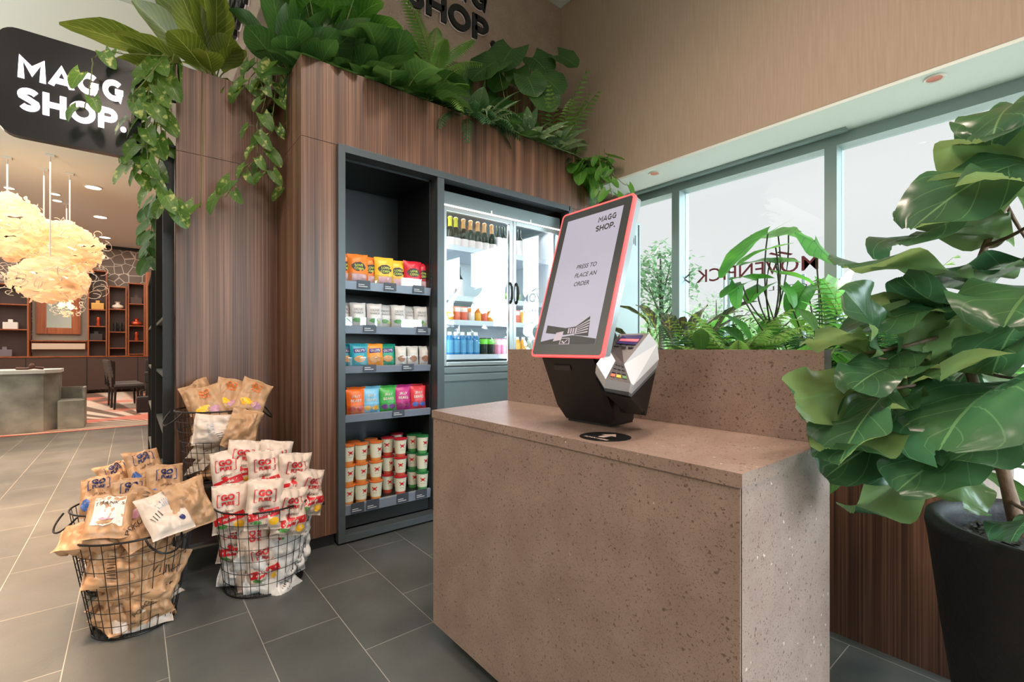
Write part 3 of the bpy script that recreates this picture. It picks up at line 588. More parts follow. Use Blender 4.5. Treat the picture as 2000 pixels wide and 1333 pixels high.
# ================================================================= grey cabinet by the window, low wooden planter box
gc = thing('storage_cabinet', (3.3, 2.7, 0), 'tall grey metal cabinet with small vent slots behind the kiosk, against the window', 'cabinet')
loc(MB().bbox(3.06, 3.57, 2.56, 2.86, .0, 2.33, .004), gc, 'cabinet_body', mat('pale_blue_grey_metal', (150, 166, 166), .4))
loc(MB().box(3.53, 3.548, 2.5575, 2.5595, .02, 2.31), gc, 'seam', BLK)
for i in range(5):
    loc(MB().box(3.40+.022*i, 3.41+.022*i, 2.5575, 2.5595, 2.16-.01*i, 2.25-.01*i), gc, 'vent_slot', mat('vent_shadow', (70, 84, 84), .6))
pb = thing('planter_box', (3.0, 1.3, 0), 'low striped wood planter box filled with green plants under the windows', 'planter')
px0, px1, py0, py1 = 2.3, 3.78, .266, 2.42
loc(MB().box(px0, px0+.03, py0, py1, 0, .68).box(px1-.03, px1, py0, py1, 0, .68).box(px0+.03, px1-.03, py0, py0+.03, 0, .68).box(px0+.03, px1-.03, py1-.03, py1, 0, .68), pb, 'box_panels', WOOD)
loc(MB().box(px0+.03, px1-.03, py0+.03, py1-.03, .02, .60), pb, 'soil', mat('dark_soil', (40, 32, 26), .95, bump=1, bscale=40))

# ================================================================= snack shelf
ss = thing('snack_shelf', (1.33, 3.2, .02), 'black built in shelf unit with five grey edged shelves of snacks', 'shelf')
loc(MB().box(1.012, 1.654, 3.47, 3.49, .06, 2.40), ss, 'back_panel', CABIN)
loc(MB().box(1.0, 1.012, 2.96, 3.49, .06, 2.40), ss, 'side_panel', CABIN)
loc(MB().box(1.640, 1.654, 2.96, 3.49, .06, 2.40), ss, 'side_panel', CABIN)
loc(MB().box(1.012, 1.654, 2.96, 3.49, 2.385, 2.40), ss, 'top_panel', CABIN)
loc(MB().box(1.012, 1.654, 2.97, 2.985, .06, .145), ss, 'kick_panel', BLK)
SH = [(1.575, 1.630), (1.295, 1.345), (1.043, 1.088), (.733, .781), (.147, .212)]
RAIL = mat('price_rail', (140, 150, 166), .35, metal=.3); TAGM = mat('price_tag_dark', (56, 62, 72), .5); TAGW = mat('price_tag_print', (206, 208, 214), .6)
random.seed(3)
for i, (z0, z1) in enumerate(SH):
    zt_ = z1-.012
    sf = loc(MB().box(1.013, 1.639, 2.955, 3.468, zt_-.02, zt_), ss, 'shelf_board', CABIN)
    rl = loc(MB().add([(x, y, z) for x in (1.02, 1.638) for y, z in ((2.945, z0), (2.955, z0-.002), (2.955, z1), (2.935, z1-.004))], [(0, 1, 2, 3), (7, 6, 5, 4), (0, 4, 5, 1), (1, 5, 6, 2), (2, 6, 7, 3), (3, 7, 4, 0)]), ss, 'price_rail', RAIL)
    tx_ = [[.09, .27, .48], [.13, .51], [.13, .40], [.33], [.05, .15, .36, .50]][i]
    for x in tx_:
        tg = MB().box(1.02+x, 1.02+x+.085, 2.931, 2.934, z0+.008, z1+.006)
        for k in range(2): tg.box(1.026+x, 1.026+x+.06-.02*k, 2.9302, 2.931, z0+.020+.012*k, z0+.024+.012*k, 1)
        loc(tg, ss, 'price_tag', [TAGM, TAGW])
    if i != 4:
        loc(MB().box(1.03, 1.634, 2.957, 2.959, z1, z1+.055), ss, 'front_lip', ACRYL)

# ================================================================= drinks cooler
dc = thing('drinks_cooler', (2.35, 3.2, .02), 'two door glass fronted drinks cooler with lit white interior', 'cooler')
COOLW = mat('cooler_white_liner', (226, 232, 236), .35)
X0, X1, Y0, Y1 = 1.745, 2.955, 2.985, 3.60
loc(MB().box(X0, X0+.03, Y0, Y1, .08, 2.36).box(X1-.03, X1, Y0, Y1, .08, 2.36).box(X0+.03, X1-.03, Y1-.03, Y1, .08, 2.36).box(X0+.03, X1-.03, Y0, Y1-.03, .08, 1.06).box(X0+.03, X1-.03, Y0, Y1-.03, 2.26, 2.36), dc, 'cooler_case', GREY)
loc(MB().box(X0+.031, X0+.04, Y0+.03, Y1-.031, 1.061, 2.259).box(X1-.04, X1-.031, Y0+.03, Y1-.031, 1.061, 2.259).box(X0+.04, X1-.04, Y1-.04, Y1-.031, 1.061, 2.259), dc, 'liner', COOLW)
loc(MB().bbox(X0, X1, 2.972, 2.984, 2.262, 2.355, .003), dc, 'header_panel', GREY)
loc(MB().box(X0+.0, X1, 2.966, 2.972, 2.247, 2.258), dc, 'light_line', mat('led_line', (255, 240, 240), .4, emit=2.2, ecol=(255, 235, 235)))
loc(MB().bbox(X0, X1, 2.955, 2.984, 1.015, 1.062, .006).bbox(X0, X1, 2.962, 2.984, .955, 1.008, .006), dc, 'lower_trim', GREY)
loc(MB().bbox(X0, X1, 2.972, 2.984, .09, .945, .003), dc, 'kick_panel', mat('cooler_kick_grey', (104, 118, 120), .4, metal=.3))
loc(MB().box(X0+.05, X0+.07, Y0+.04, Y0+.055, 1.10, 2.2).box(X1-.07, X1-.05, Y0+.04, Y0+.055, 1.10, 2.2).box(2.39, 2.42, Y0+.02, Y0+.03, 1.10, 2.2), dc, 'interior_light', mat('cooler_light_tube', (255, 255, 255), .4, emit=9, ecol=(235, 245, 255)))
CSH = [1.985, 1.60, 1.415, 1.15]
for z in CSH[:1]+CSH[2:]+[CSH[1]]:
    loc(MB().box(X0+.045, X1-.045, Y0+.07, Y1-.05, z-.022, z-.012).box(X0+.045, X1-.045, Y0+.06, Y0+.07, z-.035, z+.004), dc, 'wire_shelf', mat('cooler_shelf', (206, 214, 226), .3))
for xa, xb, hx in ((X0+.005, 2.398, 2.372), (2.408, X1-.005, 2.434)):
    dd = MB(); y0_, y1_ = 2.955, 2.984
    dd.bbox(xa, xa+.03, y0_, y1_, 1.07, 2.24, .004).bbox(xb-.03, xb, y0_, y1_, 1.07, 2.24, .004).bbox(xa+.03, xb-.03, y0_, y1_, 1.07, 1.10, .004).bbox(xa+.03, xb-.03, y0_, y1_, 2.205, 2.24, .004)
    dr_ = loc(dd, dc, 'door', ALU)
    loc_g = MB().box(xa+.03, xb-.03, 2.966, 2.972, 1.10, 2.205); loc(loc_g, dc, 'glass_pane', COOLGLASS).parent = dr_
    h_ = MB(); n_ = 10
    prof = [(0 if k in (0, n_) else -.028*sin(pi*k/n_)**.6, 1.565+.165*k/n_) for k in range(n_+1)]
    h_.tube([(hx, 2.955+a_, b_) for a_, b_ in prof], .011, 8); loc(h_, dc, 'handle', BLK, smooth=True).parent = dr_
for lz in (2.24, 1.58, 1.38): lamp('AREA', 'cooler_light', (2.35, 3.12, lz-.02 if lz < 2 else lz), 2.4 if lz > 2 else 1.0, (.92, .97, 1), (R(-20), 0, 0), shape='RECTANGLE', size=1.05, size_y=.08)
for xh in (2.19, 2.60):
    loc(MB().box(xh, xh+.012, 2.966, 2.972, 2.262, 2.285), dc, 'lock_button', WHITE)

# ================================================================= packets
def bag_fn(w_, h_, t, seed, cr):
    def zf(u, v, side=1):
        a = max(0, 1-abs(u)**3)**.55*max(0, 1-(abs(v)/.93)**4)**.5
        n = NZ.noise(V((u*2.2+seed*3.1, v*2.6+side*5, seed)))*cr*1.6 - abs(NZ.noise(V((u*3.4+seed, v*3.0+seed*7, side*3.))))*cr*1.5 - abs(NZ.noise(V((u*7+seed*2, v*6+seed, side*2.))))*cr*.8 + cr*.55
        wr = .10*cos(13*u+seed)*abs(v)**3*(1 if abs(v) < .93 else .3)
        return t/2*(a*(1+n)+wr*(1-abs(u)**4))
    def xy(u, v): return u*w_/2*(1-.07*(1-v*v)+.02*sin(3*v+seed)), v*h_/2*(1+.015*sin(5*u+seed*2))
    return zf, xy
def bag_mesh(name, w_, h_, t, mats, art=(), seed=1, cr=.25, nx=22, ny=28):
    zf, xy = bag_fn(w_, h_, t, seed, cr); mb = MB()
    for side in (1, -1):
        vs = []
        for j in range(ny+1):
            v = -1+2*j/ny; v = math.copysign(abs(v)**.85, v)
            for i in range(nx+1):
                u = -1+2*i/nx; x, y = xy(u, v); bw = (NZ.noise(V((u*1.1+seed*5, v*1.3, seed*2)))*.35+.10*u*v*sin(seed*9))*t*cr*2; vs.append((x, y, bw+(side*zf(u, v, side) if 0 < i < nx else 0)))
        fs = []
        for j in range(ny):
            for i in range(nx):
                a = j*(nx+1)+i; f = (a, a+1, a+nx+2, a+nx+1); fs.append(f if side > 0 else f[::-1])
        mb.add(vs, fs, 0)
    def onbag(x, y, e=.0012):
        v = max(-1, min(1, y/(h_/2))); u = max(-.98, min(.98, x/(w_/2*(1-.07*(1-v*v)+.02*sin(3*v+seed))))); bw = (NZ.noise(V((u*1.1+seed*5, v*1.3, seed*2)))*.35+.10*u*v*sin(seed*9))*t*cr*2; return V((x, y, bw+zf(u, v, 1)+e))
    for a in art:
        if a[0] == 'text':
            _, s, cx, cy, hh, bold, rot, slot = a[:8]; tv, tf, tw, th = text2d(s, bold, a[8] if len(a) > 8 else 0); k = hh/th; c, s_ = cos(R(rot)), sin(R(rot))
            mb.add([onbag(cx+((x-tw/2)*c-(y-th/2)*s_)*k, cy+((x-tw/2)*s_+(y-th/2)*c)*k, .0046) for x, y in tv], tf, slot)
        elif a[0] == 'quad':
            _, cx, cy, ww, hh, rot, slot = a[:7]; c, s_ = cos(R(rot)), sin(R(rot)); vs = []; fs = []; n1, n2 = 10, 5; e = a[7] if len(a) > 7 else .0026
            for j in range(n2+1):
                for i in range(n1+1):
                    x, y = ww*(i/n1-.5), hh*(j/n2-.5); vs.append(onbag(cx+x*c-y*s_, cy+x*s_+y*c, e))
            for j in range(n2):
                for i in range(n1): q_ = j*(n1+1)+i; fs.append((q_, q_+1, q_+n1+2, q_+n1+1))
            mb.add(vs, fs, slot)
        else:
            _, cx, cy, rx, ry, slot = a[:6]; vs = [onbag(cx, cy)]; fs = []; e = a[6] if len(a) > 6 else .0022
            for k in (.5, 1):
                for i in range(18): vs.append(onbag(cx+rx*k*cos(2*pi*i/18)*(1+.08*sin(5*i)), cy+ry*k*sin(2*pi*i/18)*(1+.08*cos(3*i)), e))
            for i in range(18): j = (i+1) % 18; fs += [(0, 1+i, 1+j), (1+i, 19+i, 19+j, 1+j)]
            mb.add(vs, fs, slot)
    o = mb.build(name, mats, smooth=True, sharp=80); me = o.data; bpy.data.objects.remove(o); return me
KRAFT = mat('kraft_paper_film', (178, 138, 102), .45, bump=.15, bscale=40); CREAM = mat('cream_packet_film', (206, 188, 174), .38, bump=.12, bscale=30)
WHT = mat('white_packet_film', (204, 202, 200), .35); RED = mat('print_red', (196, 32, 38), .4); NAVY = mat('print_navy', (40, 50, 100), .4); INK = mat('print_dark', (60, 46, 44), .5)
YEL = mat('print_yellow', (235, 180, 40), .4); GRN = mat('print_green', (80, 150, 70), .4); ORG = mat('print_orange', (222, 120, 50), .4); PNK = mat('print_mauve', (190, 140, 160), .4); WPR = mat('print_white', (216, 208, 198), .4)
def go(slot, s=1, y0=.055): return [('text', 'GO', .0, y0, .030*s, .05, 0, slot), ('text', 'PURE', .0, y0-.030*s, .018*s, .045, 0, slot),
    ('quad', -.046*s, y0-.014*s, .004, .058*s, 0, slot), ('quad', .046*s, y0-.014*s, .004, .058*s, 0, slot), ('quad', -.040*s, y0+.015*s, .012, .003, 0, slot), ('quad', .040*s, y0+.015*s, .012, .003, 0, slot),
    ('quad', -.040*s, y0-.043*s, .012, .003, 0, slot), ('quad', .040*s, y0-.043*s, .012, .003, 0, slot)]
PAP = [bag_mesh('paprika_bag', .165, .235, .075, [CREAM, RED, INK, WPR, YEL, GRN], go(1)+[('text', 'classic', 0, -.008, .014, 0, 0, 2, .3), ('quad', .0, -.045, .135, .036, 12, 1), ('ell', -.01, -.022, .016, .010, 1),
    ('text', 'paprika', 0, -.045, .020, .02, 12, 3), ('ell', .045, -.078, .022, .018, 4), ('ell', -.03, -.082, .024, .009, 5), ('text', '/////', -.0, -.096, .018, 0, 0, 2)], sd, c) for sd, c in ((1, .22), (2, .35), (4, .45))]
CLS = [bag_mesh('classic_bag', .165, .235, .08, [WHT, INK, PNK], [('text', '/////', 0, -.07, .03, 0, 20, 1)], sd, .5) for sd in (5,)]
NAV = [bag_mesh('blue_print_bag', .16, .22, .075, [KRAFT, NAVY, INK, mat('print_blue', (50, 90, 160), .4)], go(1, .9)+[('text', 'sea salt', 0, -.01, .012, 0, 0, 2, .3), ('ell', -.05, -.055, .02, .03, 3)], sd, c) for sd, c in ((1.5, .35), (3.3, .5))]
BRN = [bag_mesh('brown_bag', .16, .215, .07, [KRAFT, INK, PNK, WPR], art, sd, c) for art, sd, c in (
    ([('quad', 0, .0, .10, .13, 0, 3), ('text', 'THANK S', 0, .03, .016, 0, 0, 1, .1), ('ell', .0, -.04, .025, .010, 2)], 2.2, .35),
    ([('text', 'POPCORN', 0, -.02, .018, .0, 25, 1), ('ell', .02, .04, .035, .02, 2)], 6.1, .5),
    ([('text', '////////', 0, .02, .03, 0, 10, 1)], 7.7, .6), ([], 8.4, .65))]
WBR = [bag_mesh('pale_bag', .16, .215, .07, [CREAM, INK, mat('print_faint_blue', (150, 165, 185), .5), NAVY], [('text', '|||||||', .0, .03, .03, 0, 15, 2), ('text', '////', -.04, -.02, .03, 0, 30, 1), ('ell', .04, -.06, .012, .012, 3)], 9.2, .35)]
OBG = [bag_mesh('orange_print_bag', .165, .225, .07, [KRAFT, ORG, YEL, PNK, CREAM], [('text', 'GO', 0, .06, .028, .04, 0, 1), ('text', 'PURE', 0, .035, .015, .03, 0, 1), ('ell', -.02, -.04, .035, .022, 2), ('ell', .03, -.05, .03, .02, 3)], sd, .4) for sd in (3.9, 5.6)]

def put(me, name, pos, normal, up, label, cat, group=None, roll=0, sc=1):
    z = V(normal).normalized(); x = V(up).cross(z).normalized(); y = z.cross(x)
    m = M((x, y, z)).transposed().to_4x4() @ M.Rotation(R(roll), 4, 'Z') @ M.Scale(sc, 4); m.translation = V(pos)
    o = bpy.data.objects.new(name, me); COL.objects.link(o); o.matrix_world = m
    return tag(o, label, cat, group)
def face(pos, lean=15, yaw=0):                                    # normal towards the photographer's side, leaning back by `lean`
    d = (V((0, 0, 0))-V((pos.x, pos.y, 0))); a = atan2(d.y, d.x)+R(yaw); return V((cos(a)*cos(R(lean)), sin(a)*cos(R(lean)), sin(R(lean))))

# ---- wire baskets
def basket(x, y, z, rb, rt, h, ry, label, ha=(0, 180), group='black wire snack baskets'):
    root = thing('wire_basket', (x, y, z), label, 'basket', group, R(ry))
    MB().tube([(rt*cos(t), rt*sin(t), h) for t in [2*pi*i/48 for i in range(48)]], .0045, 8, closed=True).build('rim', BLKW, root, smooth=True)
    MB().tube([(rb*cos(t), rb*sin(t), .004) for t in [2*pi*i/48 for i in range(48)]], .004, 8, closed=True).build('base_ring', BLKW, root, smooth=True)
    m_ = MB(); n = 30
    for i in range(n):
        t = 2*pi*i/n; m_.tube([(rb*cos(t), rb*sin(t), .004), (rt*cos(t), rt*sin(t), h)], .0016, 5)
    for k in range(1, 7):
        f = k/7.; r_ = rb+(rt-rb)*f; m_.tube([(r_*cos(t), r_*sin(t), h*f) for t in [2*pi*i/40 for i in range(40)]], .0015, 5, closed=True)
    for k in range(-4, 5):
        a = rb*k/5.; c = sqrt(rb*rb-a*a); m_.tube([(a, -c, .004), (a, c, .004)], .0015, 5); m_.tube([(-c, a, .004), (c, a, .004)], .0015, 5)
    m_.build('wire_mesh', BLKW, root)
    for a in ha:
        a = R(a); c, s_ = cos(a), sin(a); pts = []
        for k in range(13):
            t = pi*k/12; wv = .065*cos(t); dn = .012+.075*sin(t)
            pts.append((rt*c-wv*s_+c*dn*.75, rt*s_+wv*c+s_*dn*.75, h-dn*.85+.01))
        MB().tube(pts, .0042, 8).build('handle', BLKW, root, smooth=True)
    return root
B1 = (.010, 2.649, 0.0); B2 = (.530, 2.685, 0.0); B3 = (-.040, 3.125, 0.0); B4 = (.385, 3.15, .468)
basket(*B1, .145, .215, .42, 0, 'front left wire basket heaped with brown popcorn bags on the floor', ha=(-66, 112))
basket(*B2, .178, .222, .42, 0, 'wire basket of paprika chip bags on the floor by the pier', ha=(-14, 168))
basket(*B3, .140, .20, .41, 0, 'rear left wire basket of blue printed brown bags', ha=(205, 25))
basket(*B4, .149, .208, .39, 0, 'wire basket standing raised on the dark stand before the wood column', ha=(-20, 200))
sd_ = thing('display_stand', (.385, 3.16, 0), 'low black display stand carrying the raised wire basket', 'stand')
DW = mat('black_brown_wood', (44, 34, 30), .5, var=.2)
loc(MB().bbox(.165, .605, 2.935, 3.40, .445, .466, .003), sd_, 'top_board', DW)
for x in (.20, .57):
    for y in (2.96, 3.375): loc(MB().bbox(x-.02, x+.02, y-.02, y+.02, 0, .445, .003), sd_, 'leg', DW)
loc(MB().bbox(.18, .59, 2.945, 3.39, .16, .178, .003), sd_, 'lower_shelf', DW)

# visible packets: (pixel x, y, distance, lean, yaw, roll)
def bagpx(me, name, lst, group, cat='chip bag'):
    for (px, py, d, ln, yw, rl, label) in lst:
        p = atd(px, py, d); put(me[int(px) % len(me)], name, p, face(p, ln, yw), (0, 0, 1), label, cat, group, rl)
GP = 'paprika chip bags in the wire basket'
bagpx(PAP, 'chip_bag', [
    (517, 985, 2.27, 12, 0, -4, 'paprika chip bag upright at the front centre of the basket, crossing the rim'),
    (450, 993, 2.32, 12, -12, 4, 'paprika chip bag upright at the front left edge of the basket rim'),
    (566, 1000, 2.34, 10, 18, -8, 'paprika chip bag behind the rim below the right handle'),
    (515, 1094, 2.32, 2, 0, 6, 'lowest paprika bag pressed against the basket wires in the centre'),
    (462, 1055, 2.36, 4, -18, -6, 'paprika bag low down at the left inside the basket wires'),
    (518, 925, 2.40, 14, 0, 2, 'chip bag rising above the front centre bag, second row'),
    (447, 925, 2.42, 12, -14, 8, 'paprika chip bag leaning left above the rim, second row'),
    (575, 930, 2.45, 12, 14, -6, 'paprika chip bag at the right of the second row'),
    (602, 962, 2.46, 10, 32, -14, 'chip bag turned outwards at the far right of the pile'),
    (474, 905, 2.46, 10, -4, -8, 'chip bag behind at the top left of the paprika pile'),
    (535, 905, 2.50, 10, 6, -10, 'topmost chip bag of the paprika pile, at the back')], GP)
bagpx(CLS, 'chip_bag', [
    (560, 1085, 2.38, 5, 25, 8, 'plain silvery side of a chip bag low at the right in the paprika basket'),
    (578, 1060, 2.44, 5, 40, -6, 'silvery chip bag edge at the far right inside the paprika basket wires'),
    (480, 1112, 2.38, 25, -10, 80, 'chip bag lying on its side at the bottom left of the paprika basket'),
    (535, 1138, 2.35, 50, 10, 40, 'chip bag crumpled on the bottom of the paprika basket')], GP)
GB = 'brown popcorn bags in the front left basket'
bagpx([BRN[0]], 'popcorn_bag', [(214, 1008, 1.96, 52, -6, -4, 'flat popcorn bag with pale printed panel lying on top, left of the handle')], GB, 'popcorn bag')
bagpx(WBR, 'popcorn_bag', [(322, 1004, 1.99, 48, 10, 12, 'pale popcorn bag lying on top at the right of the front basket')], GB, 'popcorn bag')
bagpx([BRN[3]], 'popcorn_bag', [(370, 986, 2.06, 20, 15, 10, 'unprinted brown bag standing at the right end of the front basket'),
    (180, 1050, 1.93, 76, -10, 86, 'brown bag lying flat and poking over the left rim of the front basket')], GB, 'popcorn bag')
bagpx([BRN[1]], 'popcorn_bag', [(284, 1165, 2.0, 10, 4, 12, 'popcorn bag with slanted lettering pressed against the front wires'),
    (262, 1030, 2.0, 55, 0, 30, 'brown bag lying between the two top bags of the front basket')], GB, 'popcorn bag')
bagpx([BRN[2]], 'popcorn_bag', [(318, 1120, 2.04, 12, 26, -30, 'brown bag with mauve print against the right wires of the front basket'),
    (232, 1110, 1.95, 30, -6, 80, 'brown bag lying across the front wires at mid height of the front basket')], GB, 'popcorn bag')
GN = 'brown bags with blue print in the rear left basket'
bagpx(NAV, 'chip_bag', [
    (196, 968, 2.36, 40, -10, 6, 'brown bag with blue print at the left rim of the rear basket'),
    (256, 975, 2.33, 34, 0, -2, 'brown bag with blue print in the middle of the rear basket heap'),
    (322, 948, 2.40, 30, 12, -6, 'brown bag with blue print at the right of the rear basket heap'),
    (283, 915, 2.52, 42, 6, 10, 'topmost blue printed brown bag of the rear left basket'),
    (233, 935, 2.54, 50, -4, 24, 'brown bag at the back left top of the rear basket heap')], GN)
bagpx([BRN[2]], 'chip_bag', [(290, 985, 2.28, 45, 4, 60, 'brown bag with red scribble between the two left baskets')], GN)
GO_ = 'orange printed bags in the raised basket'
bagpx(OBG, 'chip_bag', [
    (405, 790, 2.56, 30, -8, 16, 'orange printed bag at the left of the raised basket'),
    (448, 776, 2.66, 28, 0, -14, 'orange printed bag on top in the middle of the raised basket'),
    (492, 778, 2.70, 24, 14, -26, 'tall orange printed bag at the right of the raised basket')], GO_)
bagpx([BRN[3], WBR[0]], 'chip_bag', [(388, 775, 2.74, 35, -20, 30, 'plain brown bag behind the left orange bag of the raised basket'),
    (425, 838, 2.50, 10, 0, 84, 'crumpled bag lying behind the upper wires of the raised basket, left'),
    (474, 838, 2.53, 12, 14, -20, 'pale crumpled bag behind the upper wires of the raised basket, right')], GO_)
# fill inside the wires: more of the same packets that nothing tells apart
def fill(bx, meshes, rr_, zs, per, label, group, cat, seed, ln=(35, 80)):
    random.seed(seed); k = 0
    for z in zs:
        for i in range(per):
            a = 2*pi*i/per+random.uniform(-.3, .3)+z*9; p = V((bx[0]+rr_*cos(a), bx[1]+rr_*sin(a), bx[2]+z))
            t = R(random.uniform(*ln)); n = V((cos(a)*cos(t), sin(a)*cos(t), sin(t)))
            put(meshes[k % len(meshes)], 'chip_bag' if 'chip' in cat else 'popcorn_bag', p, n, (0, 0, 1), label, cat, group, random.choice((90, -90, 80, 100))); k += 1
fill(B1, BRN[1:]+[WBR[0]], .058, (.05, .11, .17, .23, .29, .345), 4, 'crumpled brown popcorn bag packed inside the front left wire basket', GB, 'popcorn bag', 4)
fill(B2, CLS+PAP[:1], .075, (.06, .16, .26), 3, 'cream chip bag packed inside the paprika wire basket', GP, 'chip bag', 6, (10, 40))
fill(B3, NAV+[BRN[3]], .055, (.06, .14, .22, .30, .36), 3, 'crumpled brown bag packed inside the rear left wire basket', GN, 'chip bag', 8)
fill(B4, [BRN[1], WBR[0], BRN[3]], .055, (.05, .11, .17, .23, .29), 3, 'crumpled bag packed inside the raised wire basket', GO_, 'chip bag', 9)

# ================================================================= goods on the snack shelf
def colour(n, c, r_=.35): return mat(n, c, r_)
def pouch(nm, w_, h_, t, col, art, mats, seed=1, cr=.2): return bag_mesh(nm, w_, h_, t, [col]+mats, art, seed, cr, 8, 10)
T_OL = [('text', 'OLIVE', 0, .035, .016, .0, 0, 1), ('text', 'SNACK', 0, .014, .014, .0, 0, 1), ('ell', -.01, -.035, .028, .014, 2), ('ell', .02, -.045, .018, .010, 3)]
def nutty(c, n, seed): return pouch(n, .135, .195, .05, colour('film_'+n, c), [('ell', 0, .01, .045, .030, 1), ('text', 'LOVE', 0, .018, .016, .03, 0, 2), ('text', 'CORN', 0, -.004, .016, .03, 0, 2), ('quad', 0, -.062, .09, .045, 0, 3)], [INK, mat('print_lime', (190, 205, 90), .4), mat('print_rose', (222, 180, 180), .4)], seed)
P_OR, P_YE, P_RE = nutty((235, 130, 50), 'orange', 1.2), nutty((240, 190, 60), 'yellow', 2.1), nutty((205, 40, 60), 'red', 3.4)
P_WH = pouch('olive', .105, .165, .045, WHT, T_OL, [mat('print_grey', (110, 110, 112), .5), GRN, mat('print_pale_green', (170, 190, 120), .4)], 1.7, .1)
def olly(c, n, seed): return pouch(n, .120, .155, .04, colour('film_'+n, c), [('quad', 0, .03, .075, .028, 4, 1), ('text', "OLLY'S", 0, .03, .016, .04, 4, 2), ('ell', 0, -.025, .035, .022, 3)], [mat('print_violet', (70, 50, 130), .4), WPR, mat('print_tan', (214, 160, 100), .5)], seed)
P_BL, P_O2, P_GR = olly((50, 160, 180), 'teal', 1.1), olly((240, 150, 50), 'amber', 2.6), olly((30, 150, 120), 'sea_green', 3.1)
P_NU = pouch('nut_pouch', .085, .14, .035, colour('film_grey', (205, 202, 196)), [('ell', 0, -.02, .026, .022, 1), ('quad', 0, .03, .05, .02, 0, 2)], [mat('print_nut', (160, 110, 80), .5), WPR], 2.9, .1)
def gummy(c, c2, n, seed): return pouch(n, .118, .165, .045, colour('film_'+n, c), [('text', 'JELLY', 0, .035, .020, .02, 0, 1), ('text', 'BEARS', 0, .008, .018, .02, 0, 1), ('ell', -.025, -.045, .022, .016, 2), ('ell', .025, -.045, .022, .016, 2)], [WPR, colour('print2_'+n, c2)], seed)
P_G = [gummy((235, 110, 40), (190, 60, 40), 'jelly_orange', 1.4), gummy((120, 190, 225), (230, 180, 60), 'jelly_blue', 2.4), gummy((70, 170, 80), (120, 60, 140), 'jelly_green', 3.4), gummy((190, 50, 130), (150, 40, 100), 'jelly_magenta', 4.4), gummy((215, 60, 70), (70, 110, 190), 'jelly_red', 5.4)]
def shelf_item(me, name, px, Y, z, h_, label, cat, group, ln=6, sc=1):
    p = atY(px, 600, Y); p.z = z+h_/2*sc+.001; put(me, name, p, (-.12, -1, sin(R(ln))), (0, 0, 1), label, cat, group, sc=sc)
z = SH[0][1]-.012; g_ = 'snack pouches on the top shelf'
for px, me, c, Y, wh in ((675, P_OR, 'orange', 3.03, 'leftmost, half behind the frame'), (699, P_OR, 'orange', 2.995, 'second from the left'), (723, P_OR, 'orange', 3.04, 'third from the left, set back'),
        (750, P_YE, 'yellow', 2.995, 'front one of the yellow pair'), (775, P_YE, 'yellow', 3.04, 'set back beside the red ones'), (788, P_RE, 'red', 3.09, 'leftmost red one, mostly hidden'), (806, P_RE, 'red', 2.995, 'foremost red one'), (824, P_RE, 'red', 3.04, 'second red one from the right'), (838, P_RE, 'red', 3.09, 'rightmost red one')):
    shelf_item(me, 'snack_pouch', px, Y, z, .195, '%s snack pouch on the top shelf, %s' % (c, wh), 'snack pouch', g_)
z = SH[1][1]-.012; g_ = 'white olive snack pouches on the second shelf'
for px, Y, wh in ((680, 3.05, 'leftmost, set back'), (699, 3.0, 'front one at the left'), (731, 3.0, 'front one beside the left gap'), (752, 3.04, 'set back left of the middle'), (778, 3.0, 'front one right of the middle'), (800, 3.04, 'set back, second from the right'), (822, 3.0, 'rightmost')):
    shelf_item(P_WH, 'olive_pouch', px, Y, z, .165, 'white olive snack pouch on the second shelf, %s' % wh, 'snack pouch', g_)
z = SH[2][1]-.012; g_ = 'packets on the third shelf'
for px, me, c, Y, hh in ((680, P_BL, 'teal crisp packet at the far left behind another', 3.05, .155), (701, P_BL, 'front teal crisp packet at the left', 3.0, .155), (731, P_O2, 'amber orange crisp packet', 2.995, .155), (756, P_GR, 'sea green crisp packet next to the amber one', 3.03, .155),
        (783, P_NU, 'grey nut pouch beside the green packet', 3.0, .14), (806, P_NU, 'middle one of the three grey nut pouches', 3.0, .14), (829, P_NU, 'rightmost grey nut pouch', 3.0, .14)):
    shelf_item(me, 'snack_packet', px, Y, z, hh, c+' on the third shelf', 'snack packet', g_)
z = SH[3][1]-.012; g_ = 'jelly sweet packets on the fourth shelf'
for k, (px, c) in enumerate(((694, 'orange'), (724, 'light blue'), (757, 'green'), (786, 'magenta'), (816, 'red'))):
    shelf_item(P_G[k], 'jelly_packet', px, 2.995, z, .165, '%s jelly sweet packet in the front row of the fourth shelf' % c, 'sweet packet', g_)
    shelf_item(P_G[k], 'jelly_packet', px+2, 3.06, z, .165, '%s jelly sweet packet behind the front one of its colour' % c, 'sweet packet', g_, sc=1.06)
